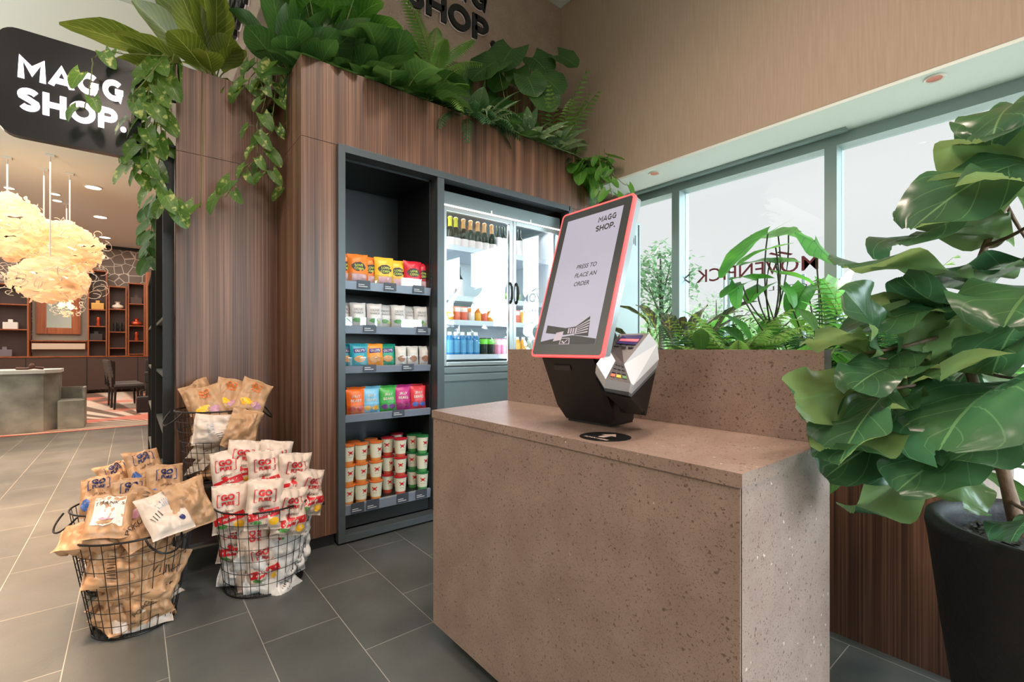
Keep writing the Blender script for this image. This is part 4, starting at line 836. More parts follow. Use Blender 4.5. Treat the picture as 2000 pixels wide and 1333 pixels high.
# noodle cups, stacked three high
def cup_mesh(band, lid):
    b_ = MB().lathe([(.0001, 0, 0), (.030, 0, 0), (.031, .004, 0), (.033, .022, 1), (.0345, .04, 0), (.0395, .100, 0), (.0415, .112, 0)], 20)
    b_.m = [1 if f_ // 20 in (1, 2) else 0 for f_ in range(len(b_.m))]
    fr_ = lambda x, y, e=.0008: V((x, -sqrt(max(0, (.031+.0088*y/.1+e)**2-x*x)), y))
    for cx, cy, rx, ry in ((0, .072, .011, .008), (-.012, .080, .004, .004), (.012, .080, .004, .004), (-.010, .062, .003, .004), (.010, .062, .003, .004)):
        n = 10; b_.add([fr_(cx, cy)]+[fr_(cx+rx*cos(2*pi*i/n), cy+ry*sin(2*pi*i/n)) for i in range(n)], [(0, 1+i, 1+(i+1) % n) for i in range(n)], 2)
    tv, tf, tw, th = text2d('NOODLES', .0); b_.add([fr_((x-tw/2)*.0055, .045+y*.0055) for x, y in tv], tf, 3)
    o = b_.build('x', [mat('cup_cream', (222, 222, 200), .45), band, RED, INK], smooth=True); me = o.data; me.name = 'noodle_cup'; bpy.data.objects.remove(o)
    o = MB().lathe([(.0425, .108), (.0435, .111), (.0435, .1155), (.041, .1165), (.0001, .1165)], 20).build('x', [lid], smooth=True); ml = o.data; ml.name = 'lid'; bpy.data.objects.remove(o)
    return me, ml
CUPS = {'orange': cup_mesh(mat('band_orange', (214, 140, 70), .5), mat('lid_orange', (205, 110, 50), .5)), 'red': cup_mesh(mat('band_rust', (190, 80, 60), .5), mat('lid_red', (180, 30, 45), .5)), 'green': cup_mesh(mat('band_green', (80, 150, 90), .5), mat('lid_green', (30, 110, 60), .5))}
z0_ = SH[4][1]-.0115; random.seed(5)
for ci, (px, c, Y) in enumerate(((679, 'orange', 2.99), (705, 'orange', 2.99), (734, 'orange', 2.985), (757, 'red', 3.08), (782, 'red', 2.985), (806, 'green', 3.08), (829, 'green', 2.985), (690, 'orange', 3.085), (724, 'orange', 3.095), (775, 'red', 3.18), (827, 'green', 3.09))):
    for k in range(3):
        p = atY(px, 900, Y); me, ml = CUPS[c]
        if p.x > 1.60: p.x = 1.597
        if p.x < 1.058: p.x = 1.058
        o = bpy.data.objects.new('noodle_cup', me); COL.objects.link(o); o.location = (p.x, p.y, z0_+k*.1285); o.scale = (1.05, 1.05, 1.09); o.rotation_euler = (0, 0, random.uniform(-.5, .5)-.15)
        wh = ('bottom', 'middle', 'top')[k]; rk = 'back' if ci > 6 or Y > 3.05 else 'front'
        at = ['at the far left edge', 'second stack from the left', 'third stack from the left', 'next to the last orange stack', 'in the middle', 'between red and green front stacks', 'at the far right', 'behind the leftmost stacks', 'behind the second and third stacks', 'behind the middle red stack', 'behind the right green stack'][ci]
        tag(o, '%s lidded noodle cup, %s of its %s row stack %s' % (c, wh, rk, at), 'noodle cup', 'noodle cups on the bottom shelf')
        l_ = bpy.data.objects.new('lid', ml); COL.objects.link(l_); l_.parent = o

# ================================================================= drinks in the cooler
def lathe_mesh(name, prof, mats, n=18):
    o = MB().lathe(prof, n).build(name, mats, smooth=True, sharp=50); me = o.data; bpy.data.objects.remove(o); return me
DG = mat('dark_green_glass', (22, 40, 30), .12); GOLD = mat('gold_foil', (225, 170, 110), .35, metal=.3); LBL = mat('paper_label', (232, 220, 222), .6); YF = mat('yellow_foil', (215, 205, 50), .35)
def champ(cap, nm): return lathe_mesh(nm, [(.0001, 0, 0), (.038, 0, 0), (.040, .01, 0), (.040, .018, 2), (.0402, .075, 2), (.040, .078, 0), (.040, .115, 0), (.030, .145, 0), (.017, .165, 1), (.0155, .22, 1), (.018, .225, 1), (.018, .238, 1), (.008, .245, 1), (.0001, .246, 1)], [DG, cap, LBL])
CH, CHY = champ(GOLD, 'sparkling_wine_bottle'), champ(YF, 'yellow_capped_bottle')
WNE = lathe_mesh('wine_bottle', [(.0001, 0, 0), (.035, 0, 0), (.0355, .02, 2), (.0355, .10, 2), (.0355, .15, 0), (.014, .19, 0), (.0135, .25, 1), (.0001, .251, 1)], [DG, BLK, LBL])
def can(nm, c, c2): return lathe_mesh(nm, [(.0001, 0, 2), (.022, 0, 2), (.029, .006, 0), (.029, .05, 0), (.029, .080, 1), (.029, .114, 0), (.024, .122, 2), (.023, .120, 2), (.0001, .120, 2)], [colour('can_'+nm, c), colour('can2_'+nm, c2), ALU], 16)
def botl(nm, c, cap, lab, h_=.19, r_=.032): return lathe_mesh(nm, [(.0001, 0, 0), (r_*.95, 0, 0), (r_, .01, 0), (r_, .03, 2), (r_, h_*.62, 2), (r_, h_*.66, 0), (r_*.6, h_*.84, 0), (r_*.52, h_*.86, 1), (r_*.52, h_, 1), (.0001, h_, 1)], [colour('bottle_'+nm, c, .2), colour('cap_'+nm, cap), colour('lab_'+nm, lab)])
C1, C2_, C3, C4, C5 = can('amber', (240, 170, 60), (220, 120, 40)), can('coral', (232, 110, 90), (240, 230, 225)), can('pale', (235, 225, 220), (240, 150, 60)), can('pink', (225, 150, 180), (245, 225, 235)), can('slim_green', (24, 34, 28), (120, 220, 70))
C6 = can('pale_green', (130, 175, 110), (190, 210, 150))
BW = botl('blue_white', (40, 120, 180), (240, 235, 235), (90, 160, 205)); BO = botl('orange_juice', (240, 165, 50), (240, 240, 230), (245, 190, 80), .16, .030); BC = botl('clear_water', (205, 220, 220), (220, 225, 225), (190, 210, 200), .16, .028)
def drink(me, name, px, Y, z, label, cat, group, rz=0, sc=1):
    p = atY(px, 600, Y); o = bpy.data.objects.new(name, me); COL.objects.link(o); o.location = (p.x, p.y, z-.0115); o.rotation_euler = (0, 0, rz); o.scale = (sc,)*3; tag(o, label, cat, group)
g_ = 'bottles on the top cooler shelf'
for px, me, lab in ((879, CHY, 'yellow capped wine bottle at the left door edge'), (890, CHY, 'yellow capped wine bottle next to the gold capped ones')): drink(me, 'wine_bottle', px, 3.10, CSH[0], lab+' on the top cooler shelf', 'bottle', g_)
for i, px in enumerate((905, 919, 933, 946, 960)):
    drink(CH, 'sparkling_wine_bottle', px, 3.10, CSH[0], 'gold capped sparkling wine bottle, %s of the front row of five' % ('first', 'second', 'third', 'fourth', 'last')[i], 'bottle', g_)
for px in (890, 903, 916, 930, 943): drink(CH, 'sparkling_wine_bottle', px, 3.24, CSH[0], 'gold capped bottle in the second row on the top cooler shelf', 'bottle', g_)
for i, px in enumerate((972, 983)): drink(WNE, 'wine_bottle', px, 3.12, CSH[0], 'dark wine bottle right of the gold capped bottles, %s' % ('nearer them', 'by the door frame')[i], 'bottle', g_)
drink(WNE, 'wine_bottle', 1014, 3.10, CSH[0], 'dark bottle behind the right cooler door on the top shelf', 'bottle', g_)
for i, px in enumerate((880, 896)): drink(WNE, 'wine_bottle', px, 3.12, CSH[1], 'dark wine bottle on the second cooler shelf, %s' % ('at the door edge', 'inner one of two')[i], 'bottle', 'wine bottles on the second cooler shelf')
for px in (957, 965, 973, 981, 989, 1012): drink(C6, 'drink_can', px, 3.14, CSH[1], 'pale green can at the right of the second cooler shelf', 'can', 'pale green cans on the second cooler shelf', sc=.7)
g_ = 'cans on the third cooler shelf'
for i, (px, me, c) in enumerate(((879, C1, 'amber'), (892, C2_, 'coral'), (906, C2_, 'coral'), (920, C3, 'pale'), (933, C1, 'amber'), (945, C2_, 'coral'), (956, C1, 'amber'), (967, C4, 'pink'), (977, C2_, 'coral'), (987, C3, 'pale'))):
    drink(me, 'drink_can', px, 3.09, CSH[2], '%s can, %s in the front row of the third cooler shelf' % (c, ('first', 'second', 'third', 'fourth', 'fifth', 'sixth', 'seventh', 'eighth', 'ninth', 'tenth')[i]), 'can', g_)
drink(C2_, 'drink_can', 1009, 3.09, CSH[2], 'coral can just right of the door handles', 'can', g_)
for i, px in enumerate((1019, 1028)): drink(BO, 'juice_bottle', px, 3.09, CSH[2], 'orange juice bottle on the third shelf behind the right door, %s' % ('left one', 'right one')[i], 'bottle', 'juice bottles', sc=.8)
g_ = 'drinks on the lowest cooler shelf'
for i, px in enumerate((878, 890, 903, 916, 929)): drink(BW, 'water_bottle', px, 3.09, CSH[3], 'blue and white water bottle, %s from the left' % ('first', 'second', 'third', 'fourth', 'fifth')[i], 'bottle', g_)
for i, px in enumerate((944, 957)): drink(C5, 'drink_can', px, 3.09, CSH[3], 'black and green can, %s' % ('next to the water bottles', 'next to the pink cans')[i], 'can', g_, sc=1.2)
for i, px in enumerate((970, 982)): drink(C4, 'drink_can', px, 3.09, CSH[3], 'pink can on the lowest cooler shelf, %s' % ('left one', 'right one by the door frame')[i], 'can', g_, sc=1.15)
for i, px in enumerate((1010, 1022)): drink(BO, 'juice_bottle', px, 3.09, CSH[3], 'orange juice bottle on the lowest shelf behind the right door, %s' % ('left one', 'right one')[i], 'bottle', 'juice bottles')
for i, px in enumerate((1034, 1045, 1057)): drink(BC, 'water_bottle', px, 3.10, CSH[3], 'clear water bottle, %s of three behind the kiosk edge' % ('left', 'middle', 'right')[i], 'bottle', g_)

# ================================================================= leaves and plants
def leaf_geo(kind, Ln, W, droop=.5, fold=.25, wav=.0, seed=0, nx=3, ny=9):
    """local leaf: base at origin, grows along +y, upper side +z; returns verts, faces, uvs"""
    vs = []; uv = []
    for j in range(ny+1):
        t = j/ny
        if kind == 'ell': w_ = sin(pi*min(1, t*.96+.03))**.85
        elif kind == 'lance': w_ = sin(pi*t**.8)**1.0*(1-.25*t)
        elif kind == 'heart': w_ = (max(0, 1-((t-.22)/.80)**2))**.62 if t > .22 else (.86+.14*t/.22)
        elif kind == 'round': w_ = (max(0, 1-((t-.4)/.61)**2))**.5
        elif kind == 'fiddle': w_ = min(1, .16+1.9*t if t < .3 else .73+.27*sin(min(1, (t-.3)/.35)*pi/2))*(1 if t < .66 else max(0, 1-((t-.66)/.345)**2.6)**.5)
        w_ *= W/2; a = droop*t
        for i in range(-nx, nx+1):
            u = i/nx; x = u*w_; back = .30*Ln*abs(u)**1.2*max(0, 1-t*2.6)**2 if kind in ('heart', 'round') else 0
            y = t*Ln-back
            k = abs(droop) if abs(droop) > 1e-3 else 1e-3
            yy = sin(k*t)/k*Ln-back*cos(a); zz = -(1-cos(k*t))/k*Ln*(1 if droop > 0 else -1)+back*sin(a)*.5
            z = abs(x)*fold + wav*W*(sin(t*15+seed+(0 if u > 0 else 1.6))*u*u*.55+sin(t*6.0+seed*2)*abs(u)*.35)*(1 if kind != 'fiddle' else 1.0) + (W*.030*abs(sin((t-abs(u)*.5)*5*pi))*min(1, abs(u)*4)*(1-u*u) if kind == 'fiddle' else 0)
            x2 = x*(1-.12*fold); vs.append(V((x2, yy+sin(a)*z, zz+cos(a)*z))); uv.append((.5+u/2*.98, t))
    fs = []; m_ = 2*nx+1
    for j in range(ny):
        for i in range(2*nx): a = j*m_+i; fs.append((a, a+1, a+m_+1, a+m_))
    return vs, fs, uv
LG = {}
def lgeo(kind, droop, fold, wav, seed, nx, ny):
    k = (kind, round(droop, 2), fold, wav, seed, nx, ny)
    if k not in LG: LG[k] = leaf_geo(kind, 1, 1, droop, fold, wav, seed, nx, ny)
    return LG[k]
def add_leaf(mb, pos, d, up, Ln, W, kind='ell', droop=.5, fold=.25, wav=0, seed=0, mi=0, nx=3, ny=8):
    y = V(d).normalized(); x = y.cross(V(up)); x = x.normalized() if x.length > 1e-4 else V((1, 0, 0)); z = x.cross(y)
    vs, fs, uv = leaf_geo(kind, Ln, W, droop, fold, wav, seed, nx, ny)
    mb.add([V(pos)+x*v.x+y*v.y+z*v.z for v in vs], fs, mi, uv)
def curve(p0, p1, sag=0, n=8, up=V((0, 0, 1))):
    return [V(p0).lerp(V(p1), t/n)+up*(sag*4*(t/n)*(1-t/n)) for t in range(n+1)]
def frond(mb, sb, p0, d, Ln, leafl, n=16, droop=1.0, mi=0, wd=.018, ang=58, rnd=random):
    d = V(d).normalized(); h = V((d.x, d.y, 0)); h = h.normalized() if h.length > .05 else V((1, 0, 0)); a0 = atan2(d.z, V((d.x, d.y, 0)).length); p = V(p0); pts = [p.copy()]
    side = h.cross(V((0, 0, 1))).normalized(); st_ = Ln/n
    for k in range(n):
        a = a0-droop*(k/n)**1.3; t = h*cos(a)+V((0, 0, 1))*sin(a); p = p+t*st_; pts.append(p.copy()); nrm = side.cross(t).normalized()*-1
        if nrm.z < 0: nrm = -nrm
        if k < 2: continue
        f = k/n; ll = leafl*(sin(pi*(f*.86+.12))**.7)
        for s_ in (1, -1):
            q = (side*s_*sin(R(ang))+t*cos(R(ang))-nrm*.45).normalized(); wv = t*wd*.5; e = p+q*ll-nrm*ll*.12; m_ = p+q*ll*.5+nrm*ll*.05
            mb.add([p-wv*.5, p+wv*.5, m_+wv, e, m_-wv], [(0, 1, 2, 4), (4, 2, 3)], mi, [(.3, f), (.6, f), (.6, f), (.5, f), (.3, f)])
    sb.tube(pts, [.0035*(1-.7*i/len(pts)) for i in range(len(pts))], 5)
def plant(name, loc_, label, cat, group=None): return thing(name, loc_, label, cat, group)
def clampv(p):
    x, y, z = p
    if z > 2.5 and x < 4:
        if .70 < x and y > 3.342 and z < 3.62 and y < 4.2: y = 3.342-.01*sin(x*40)
        if .70 < x and y > 3.402 and z >= 3.62 and y < 4.2: y = 3.402-.01*sin(x*40)
        if 3.392 < x < 3.7: x = 3.392-.006*sin(y*40)
        if .19 < x < .96 and 3.475 < y < 6 and z < 2.93: z = 2.93+.01*sin(x*30)
        if x > .764 and 2.895 < y < 2.935 and z < 2.925: y = 2.893
        if .75 < x < .975 and 2.9 < y < 3.49 and z < 2.925: z = 2.93
    elif x > 3.84 and y < 3 and x < 4.05: x = 3.84
    return (x, y, z)
def finish(root, lb, sb, lm, sm_, ln='foliage', sn='stems'):
    lb.v = [clampv(q_) for q_ in lb.v]
    if not root.name.startswith(('hanging', 'trailing', 'fern')) and 2.6 < root.location.z < 3.2 and root.location.x > .7:   # leaves rest over the board edge
        lb.v = [(x, y, max(z, 2.93-max(0, 2.9-y)*.55)) if 2.6 < y < 2.96 else (x, y, z) for x, y, z in lb.v]
    if sb: sb.v = [clampv(q_) for q_ in sb.v]
    if lb.v: loc(lb, root, ln, lm, smooth=True, sharp=180)
    if sb and sb.v: loc(sb, root, sn, sm_, smooth=True, sharp=180)

def broad_plant(p, leaves, label, m=None, kind='ell', group=None, sm_=STEM, name='broad_leaf_plant', fold=.22, wav=.04, petiole=.3):
    """leaves: (tip pixel x, y, depth, width, length factor, droop, roll deg) from the crown p"""
    root = plant(name, p, label, 'plant', group); lb, sb = MB(), MB(); P = V(p)
    for (tx, ty, d, wd, pf, dr, rl) in leaves:
        tip = atd(tx, ty, d); b = P.lerp(tip, pf)+V((0, 0, .04)); dv = tip-b; Ln = dv.length
        up = V((0, 0, 1)) if abs(dv.normalized().z) < .85 else -CF
        up = M.Rotation(R(rl), 3, dv.normalized()) @ up; x = dv.cross(up).normalized(); z = x.cross(dv).normalized()
        dirv = (M.Rotation(dr*.5, 3, x) @ dv.normalized())
        add_leaf(lb, b, dirv, z, Ln*1.04, wd*1.45, kind, dr, fold, wav, tx % 7, 0, 3, 9)
        sb.tube(curve(P, b, .02, 5), .0045, 5)
    finish(root, lb, sb, m or LF_DARK, sm_)
    return root
def rnd_plant(p, n, Lr, Wr, kind, m, label, name, el=(20, 75), pet=(.05, .2), seed=1, az=(0, 360), droop=(.4, 1.0), group=None, fold=.22, wav=.04, sm_=STEM, mats=None, cat='plant', ny=7):
    rg = random.Random(seed); root = plant(name, p, label, cat, group); lb, sb = MB(), MB(); P = V(p)
    for i in range(n):
        a = R(az[0]+(az[1]-az[0])*((i+rg.random()*.8)/n)); e = R(rg.uniform(*el)); d = V((cos(a)*cos(e), sin(a)*cos(e), sin(e))); b = P+d*rg.uniform(*pet)
        sb.tube([P, P.lerp(b, .5)+V((0, 0, .01)), b], .003, 4); Ln = rg.uniform(*Lr)
        e2 = e-R(rg.uniform(5, 35)); d2 = V((cos(a)*cos(e2), sin(a)*cos(e2), sin(e2)))
        add_leaf(lb, b, d2, (0, 0, 1), Ln, rg.uniform(*Wr), kind, rg.uniform(*droop), fold, wav, i, 0, 2, ny)
    finish(root, lb, sb, m, sm_); return root
def fern(p, n, Lr, label, m=LF_FERN, seed=1, el=(30, 80), az=(0, 360), leafl=.07, droop=(.8, 1.5), group=None, name='fern', nseg=18, wd=.014):
    rg = random.Random(seed); root = plant(name, p, label, 'fern', group); lb, sb = MB(), MB()
    for i in range(n):
        a = R(az[0]+(az[1]-az[0])*((i+rg.random()*.7)/n)); e = R(rg.uniform(*el)); frond(lb, sb, p, (cos(a)*cos(e), sin(a)*cos(e), sin(e)), rg.uniform(*Lr), leafl*rg.uniform(.8, 1.1), nseg, rg.uniform(*droop), 0, wd)
    finish(root, lb, sb, m, STEM, 'fronds'); return root
def vine(p, strands, label, leafm=LF_POTHOS, seed=1, size=(.07, .11), name='trailing_pothos', density=.055, group=None):
    """strands: lists of (pixel x, y, depth); leaves alternate along them"""
    rg = random.Random(seed); root = plant(name, p, label, 'plant', group); lb, sb = MB(), MB()
    for stn in strands:
        pts = [atd(*q_) for q_ in stn]; fine = []
        for i in range(len(pts)-1):
            for k in range(5): fine.append(pts[i].lerp(pts[i+1], k/5)+V((rg.uniform(-.004, .004), rg.uniform(-.004, .004), 0)))
        fine.append(pts[-1]); sb.tube(fine, .0028, 5)
        acc = 0; side = 1
        for i in range(1, len(fine)):
            acc += (fine[i]-fine[i-1]).length
            if acc > density*rg.uniform(.7, 1.3) or i == len(fine)-1:
                acc = 0; side = -side; b = fine[i]; sdv = CR*side*rg.uniform(.5, 1)-CF*rg.uniform(.0, .7)+V((0, 0, rg.uniform(-.2, .4)))
                e = b+sdv.normalized()*rg.uniform(.02, .05); sb.tube([b, b.lerp(e, .5)+V((0, 0, .008)), e], .0015, 4)
                s_ = rg.uniform(*size); add_leaf(lb, e, sdv.normalized()*.5+V((0, 0, -.7)), -CF+V((0, 0, .5))+CR*rg.uniform(-.6, .6), s_, s_*.72, 'heart', rg.uniform(.2, .8), .25, .03, i, 0, 2, 7)
    finish(root, lb, sb, leafm, STEM); return root

# ---- planting along the ledge of the shop island
zt = 2.80
broad_plant((.42, 3.62, 2.90), [(122, 48, 2.55, .17, .35, .5, 10), (215, 65, 2.62, .15, .35, .7, -12), (262, 5, 2.9, .17, .3, .2, 30), (310, -60, 3.0, .17, .3, .1, -20), (392, -70, 2.95, .16, .25, -.1, 60), (420, -40, 3.0, .17, .3, .2, 80), (205, 130, 2.7, .12, .4, .8, 0),
    (330, 60, 2.75, .14, .3, .9, 20), (450, 70, 2.9, .14, .3, .8, -30), (250, 100, 2.8, .12, .4, .7, 30), (300, 20, 3.1, .15, .3, .3, -10), (480, 100, 3.0, .13, .3, .9, 10), (400, 100, 2.8, .12, .3, 1.0, 0), (350, -20, 2.9, .15, .3, .2, 40)],
    'large olive green broad leaved plant reaching left over the sign board', LF_OLIVE)
broad_plant((.80, 3.30, 2.90), [(482, 52, 2.75, .15, .3, .6, 20), (560, 10, 2.75, .13, .2, .3, -20), (525, -40, 2.9, .15, .3, .1, 50), (600, -60, 2.9, .16, .25, 0, 70), (655, 60, 2.8, .13, .3, .3, -30), (700, -50, 3.0, .17, .3, -.1, 90), (720, 40, 2.95, .14, .3, .3, -60), (590, 40, 2.7, .13, .3, .8, 0),
    (450, 20, 3.0, .15, .3, .5, 20), (640, 20, 2.9, .14, .3, .2, 30), (560, 70, 2.7, .12, .3, .9, 10), (500, 100, 2.9, .12, .3, .9, 0), (740, -30, 3.1, .16, .3, .2, 20)],
    'tall dark green broad leaved plant at the corner where pier and column meet', LF_DARK)
broad_plant((1.12, 3.14, 2.87), [(600, 40, 2.85, .13, .25, .3, 20), (560, 60, 2.9, .12, .3, .5, 0), (700, 50, 3.0, .15, .2, .2, -50), (730, 90, 2.95, .12, .3, .7, -20), (690, -20, 3.1, .16, .25, .0, 80), (650, 0, 3.0, .14, .2, .1, 30), (780, 60, 3.2, .14, .3, .6, 0), (820, 120, 3.1, .13, .3, .9, 10), (770, 130, 3.0, .11, .3, .9, 0)],
    'dark green broad leaved plant standing just behind the top left edge of the wood band', LF_DARK)
broad_plant((1.10, 3.25, 2.87), [(665, -40, 3.25, .17, .35, -.1, 80), (720, -40, 3.2, .17, .4, -.1, 100), (640, -30, 3.15, .15, .4, 0, 60)], 'pale lime upright leaves above the dark broad leaved plant', LF_BRIGHT)
rnd_plant((1.45, 3.2, 2.87), 24, (.24, .36), (.18, .27), 'heart', LF_BRIGHT if 0 else LF_DARK, 'bushy dark heart leaved plant low on the ledge below the bright heart leaves', 'heart_leaf_plant', (15, 80), (.15, .50), 3)
rnd_plant((1.00, 3.20, 2.92), 18, (.20, .28), (.17, .24), 'heart', LF_BRIGHT, 'bright green heart leaved plant rising left of the wall sign letters', 'heart_leaf_plant', (45, 85), (.35, .62), 103)
rnd_plant((1.33, 3.12, 2.87), 34, (.20, .34), (.08, .13), 'ell', LF_DARK, 'low dark lance leaved plant along the wood edge', 'low_leafy_plant', (5, 60), (.03, .12), 4)
fr_ = fern((1.76, 3.12, 2.87), 1, (.1, .1), 'tall light green palm fern in front of the wall letters', LF_FERN, 9, name='palm_fern')
lb, sb = MB(), MB(); base = V((1.76, 3.12, 2.87)); mid_ = base+V((.0, 0, .40))
sb.tube(curve(base, mid_+V((0, 0, .1)), 0, 5), .007, 6)
for (hh, tx, ty, dd, ll, dr_) in ((.42, 825, 15, 3.7, .10, .5), (.42, 800, 40, 3.6, .09, 1.0), (.40, 768, 50, 3.5, .08, 1.2), (.36, 770, 70, 3.5, .08, 1.0), (.34, 922, 110, 3.7, .085, 1.0), (.30, 860, 80, 3.4, .09, 1.2), (.16, 880, 130, 3.5, .09, 1.0), (.14, 800, 170, 3.4, .08, 1.2), (.10, 850, 190, 3.3, .08, 1.3), (.05, 770, 150, 3.4, .08, 1.1), (.12, 900, 235, 3.25, .09, 1.9), (.44, 848, 30, 3.6, .09, .8), (.38, 905, 75, 3.5, .09, .9), (.40, 812, 10, 3.4, .09, .7), (.30, 790, 90, 3.3, .09, 1.1), (.2, 905, 160, 3.5, .09, 1.2), (.22, 825, 130, 3.2, .09, 1.2)):
    p0 = base+V((0, 0, hh)); tip = atd(tx, ty, dd); v_ = tip-p0; v_ = v_.normalized()*1.0+V((0, 0, dr_*.45)); frond(lb, sb, p0, v_, (tip-p0).length*1.15, ll*1.05, 24, dr_, 0, .020, 58)
finish(fr_, lb, sb, LF_FERN, STEM, 'fronds')
fern((1.99, 3.02, 2.90), 12, (.34, .50), 'dark fern drooping over the wood edge beside the palm fern', LF_FERND, 12, (0, 60), (190, 350), .085, (1.2, 2.0), wd=.02)
broad_plant((2.18, 3.22, 2.87), [(885, 150, 3.9, .12, .4, .4, 20), (900, 125, 4.0, .13, .4, .2, 60), (950, 130, 3.9, .07, .3, .1, 90), (945, 170, 3.7, .12, .3, .8, 0), (1010, 200, 3.8, .13, .3, .9, 0), (870, 190, 3.6, .12, .3, .9, 0)], 'dark leaved plant right of the palm fern', LF_DARK)
rnd_plant((2.15, 3.05, 2.87), 50, (.28, .46), (.035, .055), 'lance', LF_VAR, 'bushy yellow green variegated grass plant in the middle of the ledge', 'variegated_plant', (20, 85), (.02, .10), 21, droop=(.8, 2.0))
rnd_plant((2.42, 3.08, 2.87), 20, (.26, .38), (.11, .17), 'ell', LF_DARK, 'dark striped leaved plant between the two variegated plants', 'striped_leaf_plant', (15, 70), (.03, .12), 22)
rnd_plant((2.62, 3.02, 2.87), 40, (.24, .40), (.06, .09), 'ell', LF_VAR, 'silvery variegated plant on the ledge above the cooler', 'variegated_plant', (10, 75), (.02, .10), 23)
rnd_plant((2.90, 3.02, 2.87), 40, (.24, .38), (.055, .085), 'ell', LF_VAR, 'silvery variegated plant spilling over the right end of the ledge', 'variegated_plant', (5, 75), (.02, .12), 24)
# round leaved taro with long stalks
rt_ = plant('round_leaf_plant', (2.66, 3.20, 2.87), 'round leaved dark green plant on long stalks beside the beige wall corner', 'plant'); lb, sb = MB(), MB(); P = V((2.66, 3.20, 2.87))
for (tx, ty, d, s_, kx) in ((1000, 95, 4.1, .30, -.3), (970, 120, 4.0, .30, -.8), (1040, 112, 4.2, .26, .5), (1090, 108, 4.2, .22, 1.0), (1030, 150, 4.0, .24, .2), (1060, 150, 4.1, .26, .6), (1055, 180, 4.0, .24, .3), (985, 150, 4.1, .2, -.4), (975, 190, 4.1, .22, -.6), (1010, 135, 4.1, .2, 0)):
    c = atd(tx, ty, d); sb.tube(curve(P, c, .0, 6, CR*.2), .004, 5); add_leaf(lb, c, CR*kx-CF*.3+V((0, 0, -.55)), V((0, 0, .6))-CF*.9, s_*.95, s_*1.15, 'round', .4, .12, .04, tx % 5, 0, 4, 8)
finish(rt_, lb, sb, LF_DARK, STEM)
fern((3.05, 3.10, 2.90), 14, (.55, .80), 'dark palm fern at the right end of the ledge against the beige wall', LF_FERN, 31, (40, 82), (0, 360), .10, (.5, 1.1), name='palm_fern', wd=.022)
fern((3.18, 3.04, 2.90), 9, (.25, .36), 'small fern at the far right corner of the ledge', LF_FERND, 32, (10, 60), (180, 360), .05, (1.0, 1.6))
rnd_plant((3.22, 2.93, 2.87), 34, (.12, .18), (.10, .14), 'heart', LF_BRIGHT, 'glossy green ivy hanging in a clump at the right end of the wood band', 'hanging_ivy', (-70, 20), (.02, .26), 33, az=(200, 340), droop=(.1, .6))
# filler foliage behind the edge
for k, (x, y) in enumerate(((.90, 3.12), (1.62, 3.24), (1.95, 3.26), (2.34, 3.26), (2.78, 3.08))):
    rnd_plant((x, y, 2.87), 20, (.18, .30), (.08, .13), 'ell', LF_DARK, ('small dark plant tucked behind the corner of the pier', 'small dark plant at the back of the ledge left of the palm fern', 'small dark plant at the back of the ledge behind the palm fern', 'small dark plant at the back between the variegated plants', 'small dark plant behind the two silvery plants')[k], 'small_leafy_plant', (10, 75), (.03, .14), 40+k)
for k, (x, y) in enumerate(((.34, 4.0), (.40, 4.6), (.55, 3.75))):
    rnd_plant((x, y, 2.84), 16, (.18, .3), (.08, .13), 'ell', LF_OLIVE, ('olive leaved plant on top of the column behind the front one', 'olive leaved plant further back on the column', 'olive leaved plant in the nook beside the tower')[k], 'leafy_plant', (0, 70), (.03, .16), 50+k)
# trailing vines
vine((.60, 3.44, 2.92), [[(500, 105, 2.98), (505, 150, 2.93), (520, 190, 2.92), (505, 235, 2.92), (500, 270, 2.9), (505, 305, 2.9), (470, 340, 2.88), (440, 385, 2.86)],
    [(520, 110, 3.0), (490, 150, 2.98), (480, 175, 2.96)], [(545, 110, 2.98), (535, 200, 2.95), (530, 260, 2.94), (515, 310, 2.93), (522, 340, 2.93)]],
    'pothos vine trailing down the dark recess between column and pier', seed=61, size=(.075, .12))
vine((.22, 3.44, 2.92), [[(335, 110, 2.87), (300, 130, 2.74), (290, 190, 2.73), (285, 260, 2.72), (290, 330, 2.72), (310, 380, 2.72), (335, 400, 2.74)], [(330, 110, 2.8), (270, 140, 2.75), (262, 200, 2.74), (268, 260, 2.74), (262, 340, 2.74)], [(340, 105, 2.8), (315, 170, 2.77), (300, 240, 2.77), (280, 320, 2.77)], [(335, 120, 2.8), (300, 160, 2.8), (310, 230, 2.8), (296, 300, 2.8)],
    [(340, 130, 2.86), (310, 200, 2.86), (318, 280, 2.86), (305, 340, 2.86)]],
    'dense pothos vine hanging at the left edge of the column beside the sign', seed=62, size=(.10, .15), density=.045)
vine((.2, 3.42, 2.92), [[(330, 110, 2.75), (240, 105, 2.6), (205, 98, 2.5), (180, 115, 2.45), (178, 160, 2.45), (165, 215, 2.45)], [(320, 115, 2.75), (262, 180, 2.6), (258, 240, 2.6)]],
    'thin pothos tendril hanging in front of the sign letters', seed=63, size=(.07, .11), density=.16)
vine((.2, 4.6, 2.9), [[(318, 380, 4.0), (306, 420, 4.4), (300, 470, 4.4), (298, 520, 4.4)], [(312, 380, 4.2), (296, 440, 4.5), (292, 500, 4.5)]], 'dark vine hanging further back along the side of the island', LF_DARK, 64, (.12, .18), density=.05)
vine((3.2, 2.88, 2.9), [[(1180, 290, 4.05), (1182, 330, 4.0), (1190, 360, 3.95), (1196, 385, 3.9)], [(1170, 280, 4.05), (1172, 330, 4.0), (1168, 370, 3.95)], [(1185, 300, 4.05), (1200, 345, 3.95), (1222, 362, 3.9)]], 'thin bright vine dangling above the kiosk screen', LF_BRIGHT, 65, (.08, .12), density=.14)
